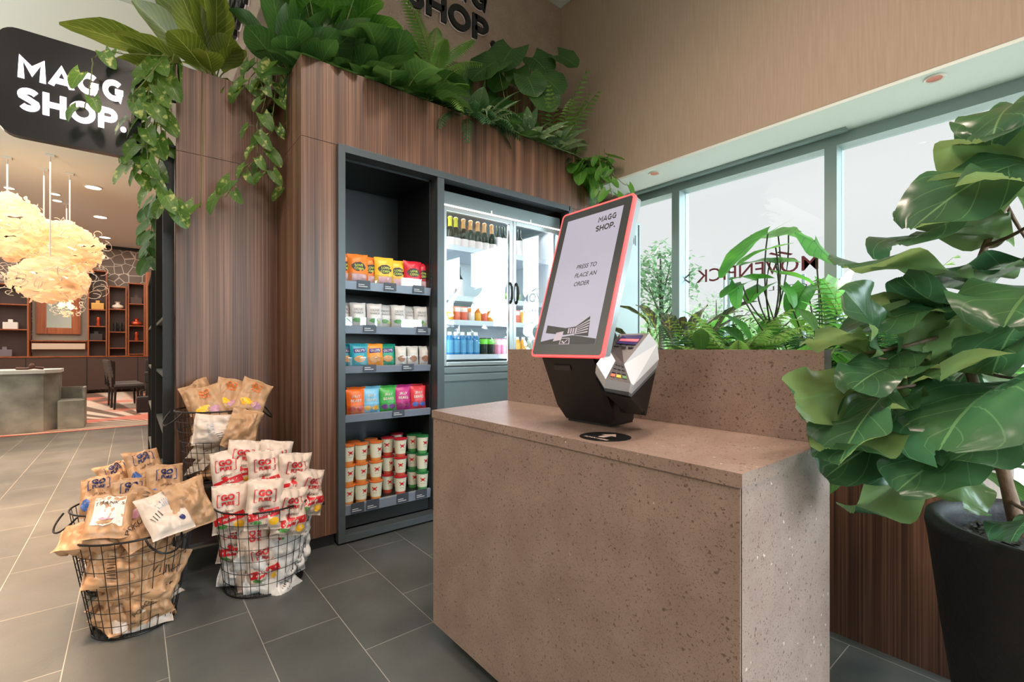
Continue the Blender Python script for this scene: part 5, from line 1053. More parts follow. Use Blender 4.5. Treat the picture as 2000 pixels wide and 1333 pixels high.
for k, (px, py, d) in enumerate(((390, 418, 2.87), (557, 380, 3.05))):
    vine(tuple(atd(px, py-30, d)), [[(px+2-14*k, py-250+60*k, d+.06), (px+6-8*k, py-120, d+.02), (px+1, py-12, d)]], ('single variegated leaf hanging low on a thread in front of the column', 'single variegated leaf hanging low in the recess left of the pier')[k], LF_POTHOS, 70+k, (.10, .12), 'hanging_tendril', 9)

# ---- plants in the window planter
P = V((3.02, 1.22, .60)); tr = plant('elephant_ear_plant', P, 'tall bright green elephant ear plant on slender stalks in the window planter', 'plant'); lb, sb = MB(), MB()
crown = P+V((0, 0, .72)); sb.tube(curve(P, P+V((0, 0, .70)), 0, 5), [.028]*6, 8)
for (bx, by, tx, ty, d, wd, dr_, rl) in ((1500, 455, 1400, 508, 2.75, .26, .5, 0), (1590, 470, 1626, 530, 2.8, .34, .6, -35), (1520, 462, 1488, 452, 2.9, .30, .3, 0), (1540, 460, 1600, 470, 2.95, .22, .5, 0), (1515, 484, 1440, 498, 2.6, .12, .4, 0), (1505, 510, 1450, 508, 2.9, .16, .3, 0), (1480, 545, 1432, 530, 2.7, .16, .5, 0),
        (1520, 535, 1590, 540, 2.8, .16, .5, 0), (1515, 515, 1560, 505, 2.9, .2, .4, 0), (1450, 555, 1410, 568, 2.7, .14, .4, 0), (1440, 560, 1434, 602, 2.65, .10, .2, 0), (1490, 560, 1460, 575, 2.8, .16, .6, 0), (1530, 560, 1560, 590, 2.8, .14, .6, 0), (1600, 565, 1640, 590, 2.9, .3, .6, -20), (1575, 560, 1540, 600, 2.9, .22, .8, 0), (1640, 545, 1615, 600, 2.95, .26, .7, 20)):
    b, t_ = atd(bx, by, d+.03), atd(tx, ty, d-.05); dv = t_-b; sb.tube(curve(crown if by < 560 and bx < 1590 else P+V((.1, -.2, .3)), b, .05, 7, CR*(.6 if bx > 1510 else -.6)), .0045, 5)
    up = M.Rotation(R(rl), 3, dv.normalized()) @ (V((0, 0, 1)) if abs(dv.normalized().z) < .8 else CF); add_leaf(lb, b, dv, up, dv.length*1.1, wd*.9, 'heart', dr_, .16, .03, bx % 6, 0, 4, 9)
finish(tr, lb, sb, LF_TARO, STEMD)
rnd_plant((3.02, 1.90, .70), 44, (.26, .40), (.11, .17), 'ell', LF_CROTON, 'dark purple green croton at the left end of the window planter', 'croton', (10, 80), (.25, .70), 81, wav=.08)
rnd_plant((3.45, 2.15, .62), 14, (.18, .3), (.08, .13), 'ell', LF_CROTON, 'smaller dark croton behind the left croton by the mullion', 'croton', (30, 80), (.3, .72), 80, wav=.08)
fern((2.85, 1.62, .95), 16, (.34, .5), 'fern in the window planter between croton and elephant ear', LF_FERN, 82, (35, 80), leafl=.09, droop=(.8, 1.6))
fern((3.30, 1.55, .95), 16, (.36, .5), 'fern close to the glass behind the elephant ear stalks', LF_FERND, 83, (35, 80), leafl=.09)
rnd_plant((2.75, 1.10, .66), 30, (.20, .30), (.08, .13), 'ell', LF_TARO, 'light green bushy plant at the foot of the elephant ear', 'bushy_plant', (15, 80), (.30, .64), 84)
rnd_plant((2.62, 1.45, .64), 26, (.18, .28), (.07, .12), 'ell', LF_DARK, 'dark green bushy plant low in the middle of the window planter', 'bushy_plant', (15, 80), (.30, .60), 85)
fern((3.15, .95, 1.0), 18, (.40, .60), 'fern right of the elephant ear trunk in the window planter', LF_FERND, 86, (35, 80), leafl=.10)
rnd_plant((2.70, .80, .66), 30, (.18, .30), (.07, .11), 'ell', LF_DARK, 'dense dark plant in the planter just right of the counter ledge', 'bushy_plant', (15, 80), (.30, .66), 87)
pf = fern((3.30, .86, .95), 12, (.6, .85), 'palm like fern standing before the thick window mullion', LF_FERN, 88, (50, 82), leafl=.14, droop=(.5, 1.1), name='palm_fern')
fern((3.45, .55, .95), 12, (.45, .7), 'bright palm fern behind the left leaves of the fiddle leaf fig', LF_FERN, 89, (45, 80), leafl=.12, droop=(.5, 1.1), name='palm_fern')
rnd_plant((3.40, .62, .66), 22, (.24, .36), (.16, .24), 'heart', LF_TARO, 'bright heart leaved plant behind the fiddle leaf fig', 'heart_leaf_plant', (25, 80), (.2, .55), 90)
rnd_plant((2.65, .48, .64), 22, (.18, .28), (.08, .12), 'ell', LF_DARK, 'dark plant at the near right end of the window planter', 'bushy_plant', (10, 70), (.25, .55), 91)
rnd_plant((3.45, 1.25, .66), 24, (.2, .3), (.08, .12), 'ell', LF_BRIGHT, 'light green plant against the glass behind the elephant ear', 'bushy_plant', (15, 80), (.30, .72), 92)
for k, (x, y, m_, kd) in enumerate(((2.9, 1.75, LF_FERND, 0), (3.3, 1.75, LF_TARO, 1), (2.75, 1.3, LF_FERN, 0), (3.05, .75, LF_TARO, 1), (3.3, .4, LF_DARK, 1), (2.9, .5, LF_FERND, 0), (3.6, 1.0, LF_FERN, 0), (3.6, 1.9, LF_TARO, 1))):
    lb_ = ('dark fern rising behind the ledge left of the elephant ear', 'pale leafy plant near the glass left of the elephant ear', 'light fern just in front of the elephant ear trunk', 'light leafy plant right of the elephant ear trunk', 'dark leafy plant near the glass at the right end of the planter', 'dark fern near the right end of the planter', 'light fern against the glass right of the elephant ear', 'pale leafy plant against the glass behind the croton')[k]
    if kd: rnd_plant((x, y, .9), 26, (.22, .32), (.09, .14), 'ell', m_, lb_, 'bushy_plant', (20, 85), (.10, .42), 120+k)
    else: fern((x, y, .98), 15, (.42, .58), lb_, m_, 120+k, (40, 82), leafl=.10, wd=.02)
rnd_plant((2.70, 2.10, .64), 24, (.18, .26), (.07, .11), 'ell', LF_FERND, 'dark green low plant at the far end of the window planter', 'bushy_plant', (15, 80), (.3, .60), 93)

# ================================================================= potted fiddle leaf fig
pc = V((1.876, .024, 0)); fg = thing('potted_fiddle_leaf_fig', pc, 'large fiddle leaf fig in a big black planter pot beside the counter', 'potted plant')
PB = mat('black_stone_pot', (24, 24, 26), .6, bump=.25, bscale=60, var=.3, vscale=8)
prof = [(.0001, 0), (.185, 0), (.205, .03), (.255, .40), (.285, .66), (.292, .70), (.290, .722), (.278, .73), (.262, .727), (.250, .712), (.246, .69), (.240, .60), (.0001, .60)]
loc(MB().lathe(prof, 64, c=tuple(pc)), fg, 'pot', PB, smooth=True, sharp=60)
so = MB().lathe([(.241, .655), (.15, .668), (.0001, .67)], 32, c=tuple(pc)); rg = random.Random(3)
for i in range(420):
    a = rg.uniform(0, 2*pi); r_ = .235*sqrt(rg.random()); q_ = pc+V((r_*cos(a), r_*sin(a), .667)); s1 = rg.uniform(.006, .016); u1 = V((rg.uniform(-1, 1), rg.uniform(-1, 1), rg.uniform(-.3, .6))).normalized(); u2 = u1.cross(V((0, 0, 1))).normalized()
    so.add([q_+u1*s1, q_+u2*s1*.5+V((0, 0, .006)), q_-u1*s1, q_-u2*s1*.5], [(0, 1, 2), (0, 2, 3)])
loc(so, fg, 'bark_mulch', mat('mulch', (58, 60, 56), .8, var=.5, vscale=60))
tk = MB()
trunk = [atZ(1992, 1050, .66), atd(1975, 980, 1.30), atd(1958, 915, 1.31), atd(1935, 850, 1.33), atd(1910, 780, 1.35), atd(1893, 715, 1.36), atd(1880, 640, 1.37), atd(1885, 590, 1.38), atd(1900, 545, 1.38), atd(1925, 480, 1.38), atd(1965, 400, 1.38), atd(1990, 320, 1.38), atd(2010, 230, 1.38), atd(2020, 140, 1.38)]
loc(MB().tube(trunk, [.020, .017, .0155, .0145, .0135, .0125, .012, .011, .010, .009, .008, .008, .007, .006], 10), fg, 'trunk', BARK, smooth=True)
# leaves: base px, tip px, depth of base, depth of tip, width, roll, droop
FL = [
 (2010, 210, 1935, 285, 1.36, 1.18, .17, 30, .9), (2030, 240, 1912, 262, 1.42, 1.25, .16, 0, .6),
 (2040, 330, 1778, 450, 1.35, 1.10, .17, 20, .5), (2030, 300, 1788, 430, 1.45, 1.25, .16, -10, .6), (2050, 390, 1900, 280, 1.40, 1.2, .22, 30, .3),
 (1960, 470, 1752, 480, 1.40, 1.12, .20, 45, .4), (1945, 420, 1795, 395, 1.42, 1.2, .17, 20, .7), (2040, 420, 1985, 350, 1.2, 1.0, .22, 30, .4),
 (1905, 560, 1650, 525, 1.38, 1.08, .15, 10, .5), (1880, 590, 1760, 540, 1.36, 1.2, .12, 50, .5), (1900, 560, 2010, 520, 1.40, 1.25, .17, 40, .3), (2030, 500, 1820, 540, 1.45, 1.3, .15, 60, .2),
 (1885, 600, 1755, 650, 1.36, 1.10, .13, -10, .5), (1875, 615, 1660, 660, 1.34, 1.05, .12, 20, .7), (1878, 610, 1850, 700, 1.30, 1.10, .19, 40, .5), (1870, 600, 1962, 640, 1.38, 1.12, .15, 30, .5),
 (1715, 700, 1650, 570, 1.10, 1.02, .12, -60, .4), (1690, 690, 1590, 665, 1.08, 1.0, .10, 40, .5),
 (1760, 730, 1555, 780, 1.15, .98, .13, 10, .7), (1780, 745, 1600, 835, 1.2, 1.1, .13, 20, .6), (1745, 720, 1665, 760, 1.1, .95, .10, 20, .8), (1800, 700, 1700, 735, 1.25, 1.08, .10, 0, .7),
 (1870, 700, 1790, 760, 1.3, 1.1, .11, 30, .5), (1850, 745, 1715, 730, 1.25, 1.05, .12, 30, .6), (1760, 740, 1612, 880, 1.10, .93, .13, 30, .8),
 (1740, 760, 1640, 908, 1.02, .92, .15, 50, .7), (1800, 830, 1608, 935, 1.2, 1.08, .13, 0, .6), (1820, 860, 1665, 1000, 1.15, 1.05, .14, 40, .7), (1850, 840, 1650, 935, 1.25, 1.1, .10, 0, .7), (1800, 790, 1700, 850, 1.15, 1.0, .12, 20, .8),
 (1890, 800, 1765, 835, 1.2, .98, .13, 0, .7), (2010, 740, 1835, 880, 1.05, .90, .24, 60, .4), (2020, 700, 1840, 745, 1.12, .95, .17, 20, .6), (1930, 870, 1752, 960, 1.15, .95, .14, 20, .5), (1975, 880, 1760, 925, 1.2, 1.0, .13, 10, .7), (2040, 860, 1860, 900, 1.1, .95, .14, 0, .6),
 (1900, 900, 1880, 980, 1.35, 1.25, .14, 40, .5), (2030, 600, 1940, 730, 1.15, .95, .18, 30, .6), (2050, 560, 1960, 640, 1.1, .95, .20, 20, .5), (1890, 660, 1990, 770, 1.4, 1.2, .16, 30, .5), (2040, 1000, 1975, 1060, 1.1, 1.0, .10, 30, .4), (1900, 700, 1850, 790, 1.45, 1.35, .14, 20, .4), (1700, 810, 1620, 850, 1.15, 1.05, .12, 20, .5), (1830, 650, 1690, 600, 1.4, 1.3, .14, 20, .6), (1800, 720, 1740, 700, 1.45, 1.35, .16, 60, .4)]
lb, sb = MB(), MB()
for i, (bx, by, tx, ty, d0, d1, wd, rl, dr_) in enumerate(FL):
    b, t_ = atd(bx, by, d0), atd(tx, ty, d1); dv = t_-b; Ln = dv.length
    near = min(trunk, key=lambda q_: (q_-b).length)
    if (near-b).length < .75: sb.tube(curve(near, b, -.01, 5), [.006, .0055, .005, .0045, .004, .0035], 6)
    ax = dv.normalized(); rl += 26*sin(i*2.4)+(150 if i in (3, 9, 11, 12, 14, 18, 24, 27, 36, 39) else 0); dr_ *= 1+.5*sin(i*3.7); up = M.Rotation(R(rl), 3, ax) @ ((V((0, 0, 1))-CF*.45) if abs(ax.z) < .85 else -CF); x = ax.cross(up).normalized(); z_ = x.cross(ax)
    add_leaf(lb, b, M.Rotation(dr_*.5, 3, x) @ ax, z_, Ln*1.02, wd*1.14, 'fiddle', dr_, .16, .19, i*1.7, 0, 7, 22)
loc(lb, fg, 'foliage', LF_FIG, smooth=True, sharp=180); loc(sb, fg, 'branches', BARK, smooth=True, sharp=180)

# ================================================================= lobby beyond the island
# dark shelving on the side of the island
def side_unit(x, y0, y1, h, label):
    u = thing('black_shelf_unit', (x, (y0+y1)/2, 0), label, 'shelf', 'black shelving on the side of the island')
    loc(MB().box(x, x+.058, y0, y0+.03, 0, h).box(x, x+.058, y1-.03, y1, 0, h).box(x, x+.058, y0+.03, y1-.03, h-.03, h), u, 'frame', BLK)
    for k in range(4): loc(MB().box(x+.004, x+.058, y0+.03, y1-.03, .3+.36*k, .32+.36*k), u, 'shelf_board', DGREY)
    return u
side_unit(.143, 3.56, 4.70, 2.44, 'tall black shelf unit edge directly behind the wood column')
side_unit(.120, 4.90, 5.95, 1.85, 'lower black shelf unit further back along the island side')
# reception desk
dk = thing('reception_desk', (-1.4, 9.8, 0), 'grey cloudy concrete reception desk with white rounded top and lower step', 'desk')
hp = [(-3.2, 9.40), (-1.40, 9.42), (-1.0, 9.50), (-.86, 9.68), (-.86, 10.15), (-3.2, 10.25)]
loc(MB().prism(hp, .0, .84), dk, 'desk_body', MARBLE)
loc(MB().prism([(x-.03 if x < -2 else x+.02, y-.03 if y < 9.9 else y+.02) for x, y in hp], .841, .89), dk, 'desk_top', WHITE)
loc(MB().box(-.858, -.57, 9.55, 10.10, 0, .42).box(-.60, -.57, 9.75, 10.10, .42, .60).box(-.858, -.60, 10.07, 10.10, .42, .60), dk, 'low_step', MARBLE)
hz = thing('desk_papers', (-1.6, 9.65, .891), 'white paper sheets lying on the reception desk top', 'paper')
loc(MB().box(-1.9, -1.5, 9.5, 9.8, .891, .895), hz, 'sheets', WHITE)
ob = thing('desk_ornament', (-1.15, 9.7, .891), 'small dark twisted ornament with round knob on the reception desk', 'ornament')
loc(MB().tube([(-1.30, 9.7, .91), (-1.2, 9.68, .905), (-1.12, 9.7, .92), (-1.02, 9.72, .905)], .018, 8).lathe([(.0001, -.03), (.03, -.015), (.036, .01), (.02, .035), (.0001, .045)], 14, c=(-1.14, 9.7, .94)), ob, 'ornament_body', mat('bronze_brown', (90, 58, 44), .35, metal=.4), smooth=True)
# back wall joinery
bw = thing('lobby_wall_cabinet', (-1.2, 17.0, 0), 'long dark brown low cabinets and open shelf towers along the lobby back wall', 'cabinet')
DB = mat('dark_brown_panel', (72, 52, 46), .5); YB = 16.7
loc(MB().box(-4.5, .62, YB, 17.1, .10, .97), bw, 'low_cabinet', DB); loc(MB().box(-4.5, .62, YB-.02, 17.1, .971, 1.0), bw, 'counter_top', ORANGEWOOD)
for x in (-3.4, -2.08, -.95, .1): loc(MB().box(x, x+.02, YB-.006, YB-.001, .12, .96), bw, 'panel_joint', BLK)
for (xa, xb, top, zs) in ((-2.75, -2.02, 2.80, (1.68, 2.30)), (-.93, -.535, 3.30, (1.42, 1.80, 2.25)), (-.515, -.125, 2.90, (1.22, 1.66, 2.28)), (-.105, .27, 3.02, (1.05, 1.42, 1.84, 2.45))):
    loc(MB().box(xa, xa+.03, YB+.02, 17.1, 1.001, top).box(xb-.03, xb, YB+.02, 17.1, 1.001, top).box(xa+.03, xb-.03, YB+.02, 17.1, top-.03, top), bw, 'tower_frame', ORANGEWOOD)
    loc(MB().box(xa+.03, xb-.03, 17.07, 17.1, 1.001, top-.03), bw, 'tower_back', DB)
    for z in zs: loc(MB().box(xa+.031, xb-.031, YB+.03, 17.065, z-.025, z), bw, 'shelf_board', ORANGEWOOD)
loc(MB().box(.28, .60, YB, 17.1, 1.001, 3.35), bw, 'end_panel', ORANGEWOOD)
loc(MB().box(-2.0, -.95, 17.08, 17.11, 1.001, 3.0), bw, 'wall_panel', mat('grey_green_panel', (150, 142, 130), .7))
loc(MB().box(-2.0, -.95, 16.85, 17.07, 1.38, 1.41).box(-2.0, -.95, 17.0, 17.07, 1.20, 1.38), bw, 'ledge', ORANGEWOOD)
loc(MB().box(-1.98, -.98, 16.80, 16.86, 1.18, 1.33), bw, 'pale_cushion', mat('pale_fabric', (210, 190, 170), .8))
mi_ = thing('wall_mirror', (-1.5, 17.05, 1.6), 'mirror in a wide orange wood frame on the lobby back wall', 'mirror')
loc(MB().box(-1.92, -1.74, 17.0, 17.06, 1.58, 2.9).box(-1.26, -1.08, 17.0, 17.06, 1.58, 2.9).box(-1.74, -1.26, 17.0, 17.06, 1.58, 1.74).box(-1.74, -1.26, 17.0, 17.06, 2.74, 2.9), mi_, 'mirror_frame', ORANGEWOOD)
loc(MB().box(-1.74, -1.26, 17.03, 17.05, 1.74, 2.74), mi_, 'mirror_glass', mat('mirror_surface', (225, 222, 215), .05, metal=1))
def ornament(x, z, kind, m, label):
    o = thing('vase' if kind < 3 else 'box_ornament', (x, 16.85, z), label, 'ornament', 'ornaments in the lobby shelf towers')
    if kind == 0: loc(MB().lathe([(.0001, 0), (.08, 0), (.13, .05), (.12, .10), (.05, .13), (.04, .17), (.07, .20), (.0001, .20)], 16, c=(x, 16.85, z)), o, 'vase_body', m, smooth=True)
    if kind == 1: loc(MB().lathe([(.0001, 0), (.04, 0), (.05, .04), (.03, .12), (.05, .18), (.035, .24), (.0001, .24)], 14, c=(x, 16.85, z)), o, 'vase_body', m, smooth=True)
    if kind == 3: loc(MB().bbox(x-.13, x+.13, 16.78, 16.92, z, z+.17, .01, mt=None).box(x-.04, x+.04, 16.81, 16.89, z+.17, z+.24), o, 'box_body', m)
    return o
GLD = mat('gold_ceramic', (205, 160, 90), .3, metal=.5); IV = mat('ivory_ceramic', (226, 214, 198), .4); CPR = mat('copper_red', (190, 80, 50), .3, metal=.5)
ornament(-.73, 2.251, 3, GLD, 'gold lidded box on the tallest shelf tower'); ornament(-.32, 2.281, 0, IV, 'ivory squat vase on the middle shelf tower'); ornament(-2.35, 1.681, 3, WHITE, 'white square ornament in the left shelf tower')
ornament(-.72, 1.801, 1, CPR, 'small copper figure on the tallest tower middle shelf'); ornament(-.37, 1.661, 1, BLK, 'black and white vase, left of a pair in the middle tower'); ornament(-.26, 1.661, 1, BLK, 'black and white vase, right of a pair in the middle tower')
ornament(.08, 1.421, 1, CPR, 'copper red vase in the right shelf tower'); ornament(-.76, 1.421, 3, mat('dark_print_box', (50, 44, 42), .5), 'dark printed box low in the tallest tower'); ornament(.08, 2.451, 3, DB, 'dark brown pot on the top of the right tower'); ornament(-2.45, 1.001, 3, mat('magazine_print', (120, 110, 120), .4), 'stack of glossy magazines standing in the left tower'); ornament(.08, 1.841, 0, CPR, 'small red dish in the right shelf tower')
# chairs
def chair(x, y, rz, label):
    c = thing('lobby_chair', (x, y, 0), label, 'chair', 'dark lobby chairs', rz); W = mat('chair_dark_wood', (40, 30, 28), .4); U = mat('chair_grey_leather', (92, 88, 86), .4)
    for sx in (-.21, .19):
        for sy in (-.2, .2): MB().tube([(sx*1.08, sy*1.05, 0), (sx, sy, .44)], [.018, .024], 6).build('leg', W, c)
    MB().bbox(-.24, .24, -.235, .235, .41, .445, .008).build('seat_frame', W, c); MB().bbox(-.235, .235, -.23, .23, .446, .50, .02).build('seat', U, c)
    b_ = MB(); n = 8
    for k in range(n):
        z0, z1 = .44+.066*k, .44+.066*(k+1); x0 = -.235-.010*k; wv = .20+.02*sin(k/n*pi); b_.box(x0-.02, x0+.02, -wv, wv, z0, z1+.001)
    b_.build('backrest', U, c); MB().box(-.27, -.215, -.215, -.19, .44, .95).box(-.29, -.235, .19, .215, .44, .97).build('back_frame', W, c); return c
chair(-.08, 12.2, R(8), 'dark wooden lobby chair with grey leather seat, nearer of the two'); chair(-.14, 12.85, R(8), 'dark wooden lobby chair behind the nearer one')
tb = thing('dark_armchair', (.55, 13.2, 0), 'dark upholstered armchair beyond the two lobby chairs', 'armchair')
loc(MB().bbox(.22, .9, 12.9, 13.5, .05, .45, .03).bbox(.22, .9, 13.35, 13.5, .45, .95, .03).bbox(.20, .34, 12.9, 13.35, .45, .68, .03), tb, 'armchair_body', mat('charcoal_fabric', (58, 54, 54), .9))
bgn = thing('dark_handbag', (.18, 11.2, .0), 'dark bag standing on the patterned carpet by the chairs', 'bag')
loc(MB().bbox(.05, .30, 11.1, 11.3, .005, .30, .05), bgn, 'bag_body', mat('bag_dark', (44, 36, 38), .5)); loc(MB().tube([(.10, 11.2, .28), (.12, 11.2, .40), (.18, 11.2, .44), (.24, 11.2, .40), (.26, 11.2, .28)], .01, 6), bgn, 'bag_handle', BLK)
# ceiling lights and details
for i, (px, py) in enumerate(((182, 365), (196, 423), (205, 463), (18, 366), (28, 380), (108, 378), (112, 391))):
    p = atZ(px, py, 4.05); d = thing('ceiling_downlight', (p.x, p.y, 4.03), 'round recessed ceiling light, %s' % ('nearest of the three right of the chandelier', 'middle of the three right of the chandelier', 'farthest of the three right of the chandelier', 'first at the left picture edge', 'second at the left picture edge', 'small one above the big chandelier', 'small one just below the other above the chandelier')[i], 'ceiling light', 'lobby ceiling downlights')
    s_ = 1 if i < 3 else .6
    MB().lathe([(.11*s_, .0), (.13*s_, .0), (.13*s_, .019), (.11*s_, .019), (.11*s_, 0)], 20).build('trim_ring', WHITE, d); MB().lathe([(.0001, .004), (.109*s_, .004)], 20).build('lamp_disc', mat('downlight_glow', (255, 240, 220), .5, emit=9, ecol=(255, 235, 205)), d)
for i, (px, py) in enumerate(((1825, 152), (1278, 338))):
    p = atZ(px, py, 2.715); d = thing('soffit_spotlight', (p.x, p.y, 2.705), ('recessed copper spotlight in the window soffit at the upper right', 'recessed copper spotlight in the window soffit above the kiosk')[i], 'spotlight', 'soffit spotlights')
    MB().lathe([(.036, .004), (.046, .0), (.050, .009), (.036, .009)], 24).build('trim_ring', mat('spot_white', (235, 225, 215), .4), d); MB().lathe([(.0001, .006), (.036, .005)], 20).build('reflector', mat('copper_reflector', (170, 90, 60), .3, metal=.6), d)
# chandeliers of layered paper like petals
PET = leaf_mat('petal_shade', (214, 200, 176), (214, 200, 176), (226, 214, 192), trans=.45, rough=.6, nv=1, vw=.001)
BULB = mat('bulb_glow', (255, 225, 170), .5, emit=6, ecol=(255, 215, 150))
def chandelier(px, py, d, rx, rz_, label, seed, cords):
    c = atd(px, py, d); o = thing('petal_chandelier', c, label, 'chandelier', 'petal chandeliers over the lobby'); rg = random.Random(seed); mb = MB()
    nL = int(13*rz_/.45)
    for l_ in range(nL):
        ph = -pi/2*.92+pi*.92*l_/(nL-1); rr_ = rx*cos(ph); z = rz_*sin(ph); n = max(6, int(44*cos(ph)*rx/.6))
        for i in range(n):
            a = 2*pi*(i+rg.random()*.7)/n; q_ = V((rr_*cos(a)*rg.uniform(.82, 1.0), rr_*sin(a)*rg.uniform(.82, 1.0), z+rg.uniform(-.03, .03)))
            outw = V((cos(a), sin(a), sin(ph)*.5)); tang = V((-sin(a), cos(a), 0))
            s_ = rg.uniform(.13, .22)*rx/.6; add_leaf(mb, q_-outw*.06-tang*s_*.5, tang+outw*rg.uniform(.0, .35), outw+V((0, 0, rg.uniform(-.9, .9))), s_*1.15, s_*.55, 'ell', .7, -.25, .12, rg.random()*6, 0, 2, 5)
    mb.build('petal_shade', PET, o, smooth=True, sharp=180)
    cm = MB()
    for i in range(46):
        a = rg.uniform(0, 2*pi); ph = rg.uniform(-1.0, .9); q_ = V((rx*cos(a)*cos(ph), rx*sin(a)*cos(ph), rz_*sin(ph))); ou = V((cos(a), sin(a), 0)); r_ = rg.uniform(.05, .11)*rx/.6; t0 = rg.uniform(0, 6)
        tw = (V((0, 0, 1))*rg.uniform(.4, 1)+V((-sin(a), cos(a), 0))*rg.uniform(-1, 1)).normalized()
        cm.tube([q_+ou*(r_*.6)+ou*cos(t0+k*.6)*r_+tw*sin(t0+k*.6)*r_ for k in range(8)], .0042, 4)
    tag(cm.build('curled_strands', mat('pale_strand', (235, 222, 205), .4), o), kind='stuff')
    for k in range(3): MB().lathe([(.0001, -.05), (.045, -.02), (.05, .01), (.03, .05), (.0001, .06)], 10, c=(.22*rx/.6*cos(k*2.1+seed), .22*rx/.6*sin(k*2.1+seed), .03*k)).build('bulb', BULB, o)
    for cx in cords: MB().tube([(cx, 0, rz_*.6), (cx, 0, 4.05-c.z)], .010, 6).build('cord', WHITE, o); MB().box(cx-.05, cx+.05, -.05, .05, 4.02-c.z, 4.049-c.z).build('ceiling_rose', WHITE, o)
    lt_ = lamp('POINT', 'chandelier_bulb', c, 1.8*(rx/.6)**2, (1, .72, .44), shadow_soft_size=.12)
    return o
chandelier(20, 442, 7.0, .50, .50, 'large glowing petal chandelier cut by the left picture edge', 2, (-.03,))
chandelier(128, 488, 7.6, .56, .45, 'largest glowing petal chandelier right of the middle of the cluster', 3, (-.25, .05))
chandelier(98, 548, 6.9, .55, .33, 'lower glowing petal chandelier hanging beneath the others', 5, (.0,))
chandelier(130, 600, 9.2, .22, .20, 'small dim petal chandelier lowest and farthest of the cluster', 7, (.0,))

# ================================================================= writing on the window, outdoors
ws = thing('window_lettering', (3.952, 2.25, 1.788), 'dark red hotel name on the window glass, read mirrored from inside', 'lettering')
MR = mat('dark_red_vinyl', (104, 36, 44), .6)
def wtext(s, y0, y1, z0, h_, nm, m=MR, sp=1.0):      # runs towards +y seen from outside
    tv, tf, tw, th = text2d(s, .004, 0, sp); MB().add([V((-.0008, (y0-2.25)+(y1-y0)*x/tw, (z0-1.788)+y*h_/th)) for x, y in tv], tf).build(nm, m, ws)
tv0 = text2d('MOVENPICK', .004)[2]; wtext('MOVENPICK', 1.27, 2.24, 1.788, .115, 'name_letters')
MB().add([V((-.0008, y-2.25, z-1.788)) for y, z in ((1.44, 1.93), (1.54, 1.965), (1.56, 1.955), (1.46, 1.92))], [(0, 1, 2, 3)]).build('accent_stroke', MR, ws)
MB().add([V((-.0008, y-2.25, z-1.788)) for y, z in ((1.62, 1.955), (1.54, 1.925), (1.53, 1.935), (1.60, 1.965))], [(0, 1, 2, 3)]).build('accent_stroke', MR, ws)
wtext('HOTEL', 1.26, 1.62, 1.66, .035, 'hotel_letters', mat('grey_vinyl', (90, 90, 96), .6), 1.2)
wtext('HOTEL & RESTAURANT', .62, 1.20, 1.66, .035, 'hotel_letters', mat('grey_vinyl', (90, 90, 96), .6), 1.2) if 0 else None
wtext('>', 2.30, 2.36, 1.79, .10, 'bracket_sign', mat('grey_vinyl', (90, 90, 96), .6))

slab('ground_outside', 4.11, 120, -60, 90, -.25, -.15, mat('pale_paving', (215, 213, 206), .8, var=.12, vscale=1))
def tree(px, d, h_, cr_, label, m, seed, n=420, zc=None, name='garden_tree', tall=1.0, lsz=.30):
    p = atd(px, 681, d); p.z = -.15; rg = random.Random(seed); root = plant(name, p, label, 'tree'); lb, sb = MB(), MB(); zc = zc or h_*.62
    sb.tube([p, p+V((0, 0, h_*.5)), p+V((.1, .1, h_*.9))], [.10*cr_, .07*cr_, .02], 7)
    for k in range(7): a = rg.uniform(0, 6.3); q_ = p+V((0, 0, h_*rg.uniform(.35, .7))); sb.tube([q_, q_+V((cos(a)*cr_*.6, sin(a)*cr_*.6, h_*.2))], [.04*cr_, .012], 5)
    for i in range(n):
        t = V((rg.gauss(0, 1), rg.gauss(0, 1), rg.gauss(0, 1))).normalized()*rg.random()**.4; lump = 1+.3*NZ.noise(t*2.5+V((seed, 0, 0)))
        c = p+V((t.x*cr_*lump, t.y*cr_*lump, zc+t.z*(h_-zc)*tall*lump)); a = V((rg.uniform(-1, 1), rg.uniform(-1, 1), rg.uniform(-.7, .5))).normalized()
        b_ = a.cross(V((0, 0, 1))).normalized(); s_ = lsz*rg.uniform(.6, 1.2)
        lb.add([c, c+a*s_*.5+b_*s_*.25, c+a*s_, c+a*s_*.5-b_*s_*.25], [(0, 1, 2, 3)], 0, [(.5, 0), (1, .5), (.5, 1), (0, .5)])
    finish(root, lb, sb, m, STEMD, 'foliage', 'trunk'); return root
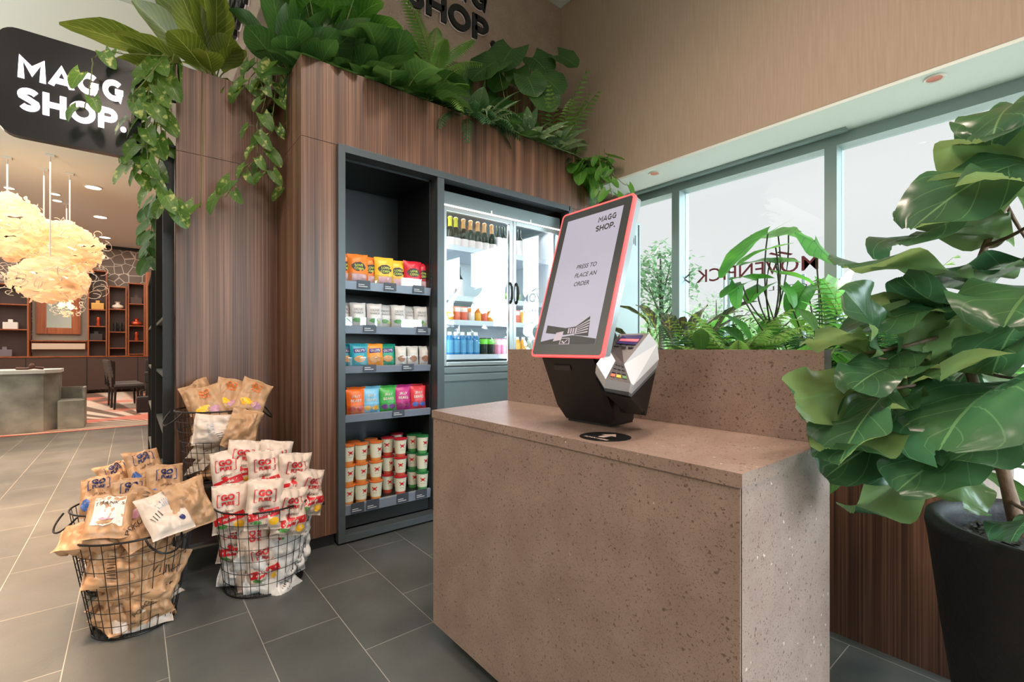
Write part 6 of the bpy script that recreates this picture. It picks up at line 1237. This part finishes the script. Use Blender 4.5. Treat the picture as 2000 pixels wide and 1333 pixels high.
LT1 = leaf_mat('tree_leaf_far', (110, 150, 96), (110, 150, 96), (140, 172, 120), trans=.45, nv=1, vw=.01); LT2 = leaf_mat('tree_leaf_dark', (78, 112, 80), (78, 112, 80), (100, 134, 96), trans=.4, nv=1, vw=.01)
tree(1292, 13, 4.3, 1.0, 'dark feathery tree outside beside the left window mullion', LT2, 1, 1700, zc=3.1, lsz=.2)
tree(1268, 15, 2.9, 1.2, 'round light green tree outside below the feathery one', LT1, 2, 2200, zc=1.3, lsz=.2)
tree(1316, 20, 2.8, 1.4, 'pale green bush outside at the foot of the mullion', LT1, 3, 1500, zc=1.0, lsz=.3)
tree(1400, 30, 5.0, 1.4, 'sparse tree outside in front of the hazy woods', LT2, 4, 330, zc=3.6, lsz=.3)
for k in range(11):
    tree(1345+30*k, 44+3*(k % 3), 4.6+1.2*(k % 2), 3.4, 'hazy green tree in the far tree line, %s from the left' % ('first', 'second', 'third', 'fourth', 'fifth', 'sixth', 'seventh', 'eighth', 'ninth', 'tenth', 'eleventh')[k], LT1, 20+k, 520, zc=2.2, lsz=.7)
for i, (px, top, wd) in enumerate(((1415, 505, .05), (1425, 520, .10), (1570, 530, .09))):
    p = atd(px, 681, 22); h_ = (681-top)*22/915+1.2; o = thing('flag_pole', (p.x, p.y, -.15), 'slim grey pole outside, %s' % ('thinnest and leftmost', 'thicker one beside the thinnest', 'behind the elephant ear leaves')[i], 'pole', 'poles outside')
    MB().tube([(0, 0, 0), (0, 0, h_)], wd, 8).build('pole', mat('pole_grey', (120, 140, 138), .5), o); MB().lathe([(wd*1.8, 0), (wd*1.8, .1), (wd, .12)], 10).build('pole_foot', GREY, o)
    if i: MB().add([(wd, 0, h_-.1), (wd+.02, 0, h_-1.8), (wd+.35, .1, h_-1.6), (wd+.4, .05, h_-.3)], [(0, 1, 2, 3)]).build('flag', mat('flag_pink', (190, 80, 100), .7), o) if i == 2 else None
for k, x in enumerate((9.0, 24.0)):
    o = thing('low_wall', (x, 6, -.15), ('pale low garden wall outside, nearer one', 'pale low garden wall outside, farther one')[k], 'wall'); MB().box(-.1, .1, -8, 8, 0, .5+.1*k).build('wall_body', mat('pale_concrete', (200, 198, 190), .8), o)
